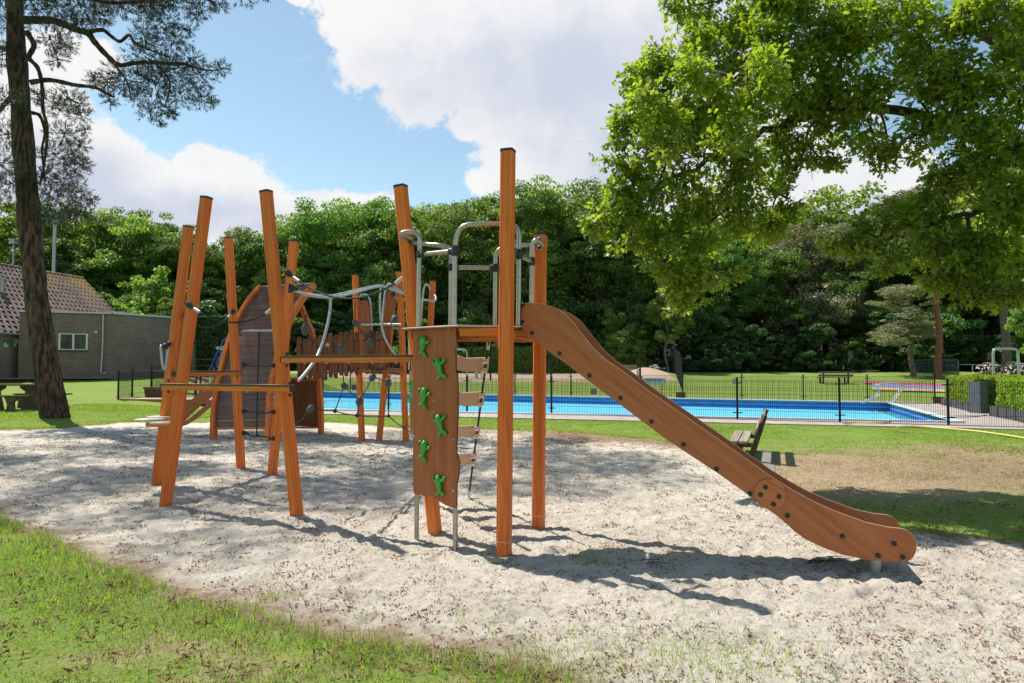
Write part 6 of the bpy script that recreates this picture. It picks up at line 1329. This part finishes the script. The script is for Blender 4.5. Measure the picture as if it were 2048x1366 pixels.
for (px, w, D) in PBR: mb = MB(); c = catm([P(x, y, D + .3 * math.sin(i)) for i, (x, y) in enumerate(px)], 4); mb.tube(c, [w / F * 18.5 * (1 - .65 * i / len(c)) * (1 + .1 * math.sin(i * 2.3)) for i in range(len(c))], 8); mb.build('branch', M_BARKP, pine, smooth=True)
mb = MB()
PB = [(110, 10, 50), (170, 15, 50), (60, -10, 60), (240, 5, 40), (200, 30, 30), (150, 45, 30), (300, 10, 35), (350, 0, 30), (400, 10, 30), (440, 10, 20), (320, 45, 45), (290, 75, 35), (350, 75, 35), (390, 30, 20), (380, 60, 14),
      (300, 120, 50), (340, 140, 45), (380, 120, 32), (400, 150, 38), (440, 135, 20), (360, 185, 40), (330, 215, 28), (300, 225, 22), (400, 195, 28), (425, 205, 14), (250, 155, 45), (215, 165, 30), (220, 200, 18), (275, 190, 30), (310, 170, 40), (190, 158, 18), (320, 245, 12), (345, 228, 12),
      (15, 40, 40), (5, 110, 40), (10, 200, 35), (15, 270, 40), (0, 330, 40), (20, 370, 35), (100, 75, 35), (130, 90, 25), (115, 120, 22), (140, 200, 35), (110, 210, 30), (160, 230, 25), (130, 270, 35), (160, 290, 22), (110, 310, 35), (150, 330, 35), (165, 325, 20), (130, 360, 35), (100, 380, 30), (155, 385, 32), (120, 410, 40), (160, 425, 30), (95, 430, 30), (180, 400, 16), (90, 350, 25), (140, 440, 26), (10, 410, 22), (170, 260, 14), (75, 190, 22)]
ps_ = []
for (x, y, r) in PB: ps_.append((P(x, y, 18.4 + random.uniform(-1.0, 1.0)), r / F * 18.4, 1))
for k in range(190):                              # upper crown, out of frame: throws the dappled shade
    a = random.uniform(0, 6.28); rr_ = 5.6 * math.sqrt(random.random()); z = random.uniform(10.2, 16); q = Vector((-11.6 + rr_ * math.cos(a) * 1.25, 16.9 + rr_ * math.sin(a), z))
    if 735 - F * (q.z - 1.5) / q.y < -25: ps_.append((q, random.uniform(.5, .95), .6))
tc_, tn_ = [], []
for (c, r, dn_) in ps_:
    n = int(r * r * (640 if dn_ == 1 else 560) * dn_) + 8; d = rand_unit(n); f_ = rng.uniform(.1, 1.1, (n, 1)) ** .5; tc_.append(np.array(c) + d * r * f_ * np.array([1, 1, .8])); tn_.append(d + np.array([0, 0, .35]))
    for k in range(5 if dn_ == 1 else 2):
        e = Vector(d[k]); base_ = Vector(c) - Vector((e.x * .2, e.y * .2, -.1)) * r; mb.tube([base_, Vector(c) + e * r * .5, Vector(c) + e * r], [.012, .008, .004], 4, cap=False)
q = mb.build('twigs', M_BARKP, pine, smooth=True); q['kind'] = 'stuff'
wN = np.repeat(np.concatenate([np.full(len(q_),   .0058 if s_[2] == 1 else .009) for q_, s_ in zip(tc_, ps_)]), 13)[:, None]; TC = np.concatenate(tc_); TN = np.concatenate(tn_); TN /= np.linalg.norm(TN, axis=1, keepdims=True); npn = 13; n = len(TC) * npn
B_ = np.repeat(TC, npn, 0); d = np.repeat(TN, npn, 0) * .75 + rand_unit(n) * .8; d /= np.linalg.norm(d, axis=1, keepdims=True); L_ = rng.uniform(.06, .115, (n, 1))
along_ = rng.uniform(-.06, .06, (n, 1)); B_ = B_ + np.repeat(TN, npn, 0) * along_; sd_ = np.cross(d, rand_unit(n)); sd_ /= np.linalg.norm(sd_, axis=1, keepdims=True)
V = np.stack([B_ - sd_ * wN, B_ + sd_ * wN, B_ + d * L_], 1).reshape(-1, 3) - np.array([-12.65, 19, pz]); o_ = np_mesh('needles', V, np.arange(3 * n).reshape(n, 3), M_NEEDLE, parent=pine, attr=rng.uniform(0, 1, n)); o_['kind'] = 'stuff'

# ------------------------------------------------------------------ grass
def blades(name, X_, Y_, Z_, h, w, lean, mat, seg=2, kind='stuff'):
    n = len(X_); a = rng.uniform(0, 6.283, n); dx, dy = np.cos(a), np.sin(a); b2 = rng.uniform(0, 6.283, n); lx, ly = np.cos(b2) * lean * h, np.sin(b2) * lean * h
    Bs = np.stack([X_, Y_, Z_], 1); sd_ = np.stack([dx * w / 2, dy * w / 2, np.zeros(n)], 1)
    mid_ = Bs + np.stack([lx * .3, ly * .3, h * .6], 1); tip = Bs + np.stack([lx, ly, h * np.clip(1 - lean * .35, .4, 1)], 1)
    if seg == 2:
        V = np.stack([Bs - sd_, Bs + sd_, mid_ + sd_ * .75, mid_ - sd_ * .75, tip], 1).reshape(-1, 3); i = np.arange(n)[:, None] * 5
        Fc = np.concatenate([i + np.array([[0, 1, 2, 3]]), i + np.array([[3, 2, 4, 4]])], 0)
        # tip as triangle list: use two meshes faces of 3 only
        Fc = np.concatenate([i + np.array([[0, 1, 2]]), i + np.array([[0, 2, 3]]), i + np.array([[3, 2, 4]])], 0); at_ = np.tile(rng.uniform(0, 1, n), 3)
    else:
        V = np.stack([Bs - sd_, Bs + sd_, tip], 1).reshape(-1, 3); Fc = np.arange(3 * n).reshape(n, 3); at_ = rng.uniform(0, 1, n)
    return np_mesh(name, V, Fc, mat, attr=at_, kind=kind)
def near_pts(n, x0, x1_, y0, y1_): return rng.uniform(x0, x1_, n), rng.uniform(y0, y1_, n)
rng = np.random.default_rng(8)
x, y = near_pts(560000, -8.5, 3.2, 2.9, 8.6); dS_ = polydist(x, y, SAND) + .25 * (fbm(x, y, 1.8, 3, 21) - .5)
front_ = (y < 7.6) & (x < 2.2)
cover = fbm(x, y, 2.5, 3, 31); keep = front_ & (dS_ < .04 + .10 * (cover - .5)) & (rng.uniform(0, 1, len(x)) < np.clip(.35 + 1.9 * (cover - .3), .2, 1) * np.clip(1.1 - (y - 3) * .1, .4, 1))
keep &= (np.abs(x / y) < .85)
x, y, cv = x[keep], y[keep], cover[keep]; x, y, cv = x[:150000], y[:150000], cv[:150000]
tall = fbm(x, y, 1.1, 2, 41); edge_t = np.exp(-np.abs(polydist(x, y, SAND)) / .22)
h = (.024 + .050 * rng.uniform(0, 1, len(x)) ** 1.5 * (.5 + tall)) * (1 + .9 * edge_t)
isdry = rng.uniform(0, 1, len(x)) < .12 + .35 * (fbm(x, y, 3.3, 3, 77) > .53) * (y < 5.2)
g1_ = blades('front_grass', x[~isdry], y[~isdry], terr(x, y)[~isdry] - .02, h[~isdry], .0035 + .0028 * rng.uniform(0, 1, (~isdry).sum()), rng.uniform(.2, 1.1, (~isdry).sum()), M_GRASS); tag(g1_, 'sunlit grass along the front edge of the sand', 'grass')
g1_ = blades('front_dry_grass', x[isdry], y[isdry], terr(x, y)[isdry] - .02, h[isdry] * .7, .004 + 0 * x[isdry], rng.uniform(.8, 1.8, isdry.sum()), M_DRY); tag(g1_, 'dry straw coloured blades among the front grass', 'grass')
# mid lawn
N2 = 900000; x = rng.uniform(-15, 15, N2); y = 4.8 + 19 * rng.uniform(0, 1, N2) ** 1.2
dS_ = polydist(x, y, SAND) + .25 * (fbm(x, y, 1.8, 3, 21) - .5); dN = polydist(x, y, [(cN0.x, cN0.y), (cN1.x, cN1.y), (near_r.x, near_r.y), (40, 20), (40, 60), (-11, 60), (cF0.x, cF0.y)])
keep = (dS_ < .05) & (dN < -.05) & (np.abs(x / y) < .82) & ~((y < 7.6) & (x < 2.5))
x, y, dS_ = x[keep], y[keep], dS_[keep]
dryv = 1.3 * gpatch(x, y, 1850, 940, 3.4, 2.1) + .7 * gpatch(x, y, 1620, 975, 1.2, 1.0) + .7 * gpatch(x, y, 2000, 900, 2.0, 1.5) + 1.0 * (fbm(x, y, 1.3, 3, 55) - .5)
isd = rng.uniform(0, 1, len(x)) < np.clip(dryv * .85, .03, .85)
k2 = rng.uniform(0, 1, len(x)) < np.where(isd, .8, 1) * np.clip(.35 + 1.6 * (fbm(x, y, 6, 3, 91) - .2), .1, 1); x, y, dS_, isd = x[k2], y[k2], dS_[k2], isd[k2]
hh_ = rng.uniform(.02, .05, len(x)) * (1 + 1.0 * np.exp(-np.abs(dS_) / .2)); ww = .003 + .0010 * y
for s_, mt, nm_, lb in ((~isd, M_GRASS, 'lawn_grass', 'short mown grass between the sand and the pool fence'), (isd, M_DRY, 'dry_lawn_grass', 'parched brown grass beside and behind the slide')):
    g_ = blades(nm_, x[s_], y[s_], terr(x, y)[s_] - .01, hh_[s_], ww[s_], rng.uniform(.2, 1, s_.sum()), mt, seg=1); tag(g_, lb, 'grass')
# tufts and sparse grass in the sand
tx, ty = [], []
for (px, py, n, r) in ((548, 1205, 60, .05), (725, 1242, 40, .04), (1170, 1118, 110, .09), (1190, 1128, 90, .07), (1350, 1140, 40, .08), (1320, 1355, 500, .3), (1520, 1340, 400, .35), (1130, 1350, 420, .25), (1440, 1335, 260, .2), (1010, 1310, 160, .16), (1650, 1350, 150, .3), (945, 1240, 40, .1), (1240, 1290, 50, .2), (2010, 1330, 80, .3), (50, 905, 60, .2), (150, 890, 60, .25), (980, 1020, 30, .05), (1820, 1330, 60, .4), (985, 1125, 26, .05), (1200, 1100, 40, .1)):
    c = G(px, py); tx.append(c.x + rng.normal(0, r, n)); ty.append(c.y + rng.normal(0, r, n))
tx = np.concatenate(tx); ty = np.concatenate(ty); g_ = blades('sand_weeds', tx, ty, sandh(tx, ty), rng.uniform(.02, .085, len(tx)), .004 + 0 * tx, rng.uniform(.3, 1.4, len(tx)), M_GRASS); tag(g_, 'sparse weeds and grass tufts growing through the sand', 'weeds')
# litter flakes on the sand and front lawn
n = 420000; x = rng.uniform(-10, 10, n); y = 2.9 + 13 * rng.uniform(0, 1, n) ** 1.4; cl = fbm(x, y, 5.5, 3, 71) * .55 + fbm(x, y, 14, 2, 72) * .45 + .06 * np.clip((x - .5) / 2, 0, 1) * np.clip((5.5 - y) / 2, 0, 1); dS_ = polydist(x, y, SAND)
keep = (rng.uniform(0, 1, n) < np.clip((cl - .525) * 9, .04, 1)) & (np.abs(x / y) < .85) & ((dS_ > 0) | (rng.uniform(0, 1, n) < .45)) & ((dS_ > 0) | (y < 7.6))
x, y, dS_ = x[keep], y[keep], dS_[keep]; n = len(x); z = np.where(dS_ > .1, sandh(x, y) + .016, terr(x, y) + .025)
Nn = rand_unit(n) * .8 + np.array([0, 0, .8]); Nn /= np.linalg.norm(Nn, axis=1, keepdims=True); V, Fc = quads_at(np.stack([x, y, z], 1), Nn, rng.uniform(.004, .017, n) * np.where(dS_ < 0, 1.7, 1) * (.75 + y * .05), .30)
o_ = np_mesh('leaf_litter', V, Fc, M_LITTER, attr=rng.uniform(0, 1, n), kind='stuff'); tag(o_, 'small brown leaf and bark flakes scattered over the sand', 'leaf litter')
# twigs
mb = MB()
for (px, py, L0) in ((1290, 1128, .12), (1305, 1133, .10), (1640, 1125, .16), (1655, 1122, .18), (1668, 1128, .14), (950, 1000, .1), (690, 985, .14), (500, 1003, .12), (1060, 1048, .1), (1650, 1130, .15)):
    c = G(px, py); c.z = sandh(np.array([c.x]), np.array([c.y]))[0] + .02; a = random.uniform(-.6, .6); d = Vector((math.cos(a), math.sin(a) * .6, random.uniform(0, .12))) * L0; mb.tube([c - d, c + Vector((0, 0, .015)), c + d], [.003, .004, .002], 5)
o_ = mb.build('twigs', M_BARK); o_['kind'] = 'stuff'; tag(o_, 'dark dry twigs lying on the sand near the slide', 'twigs')
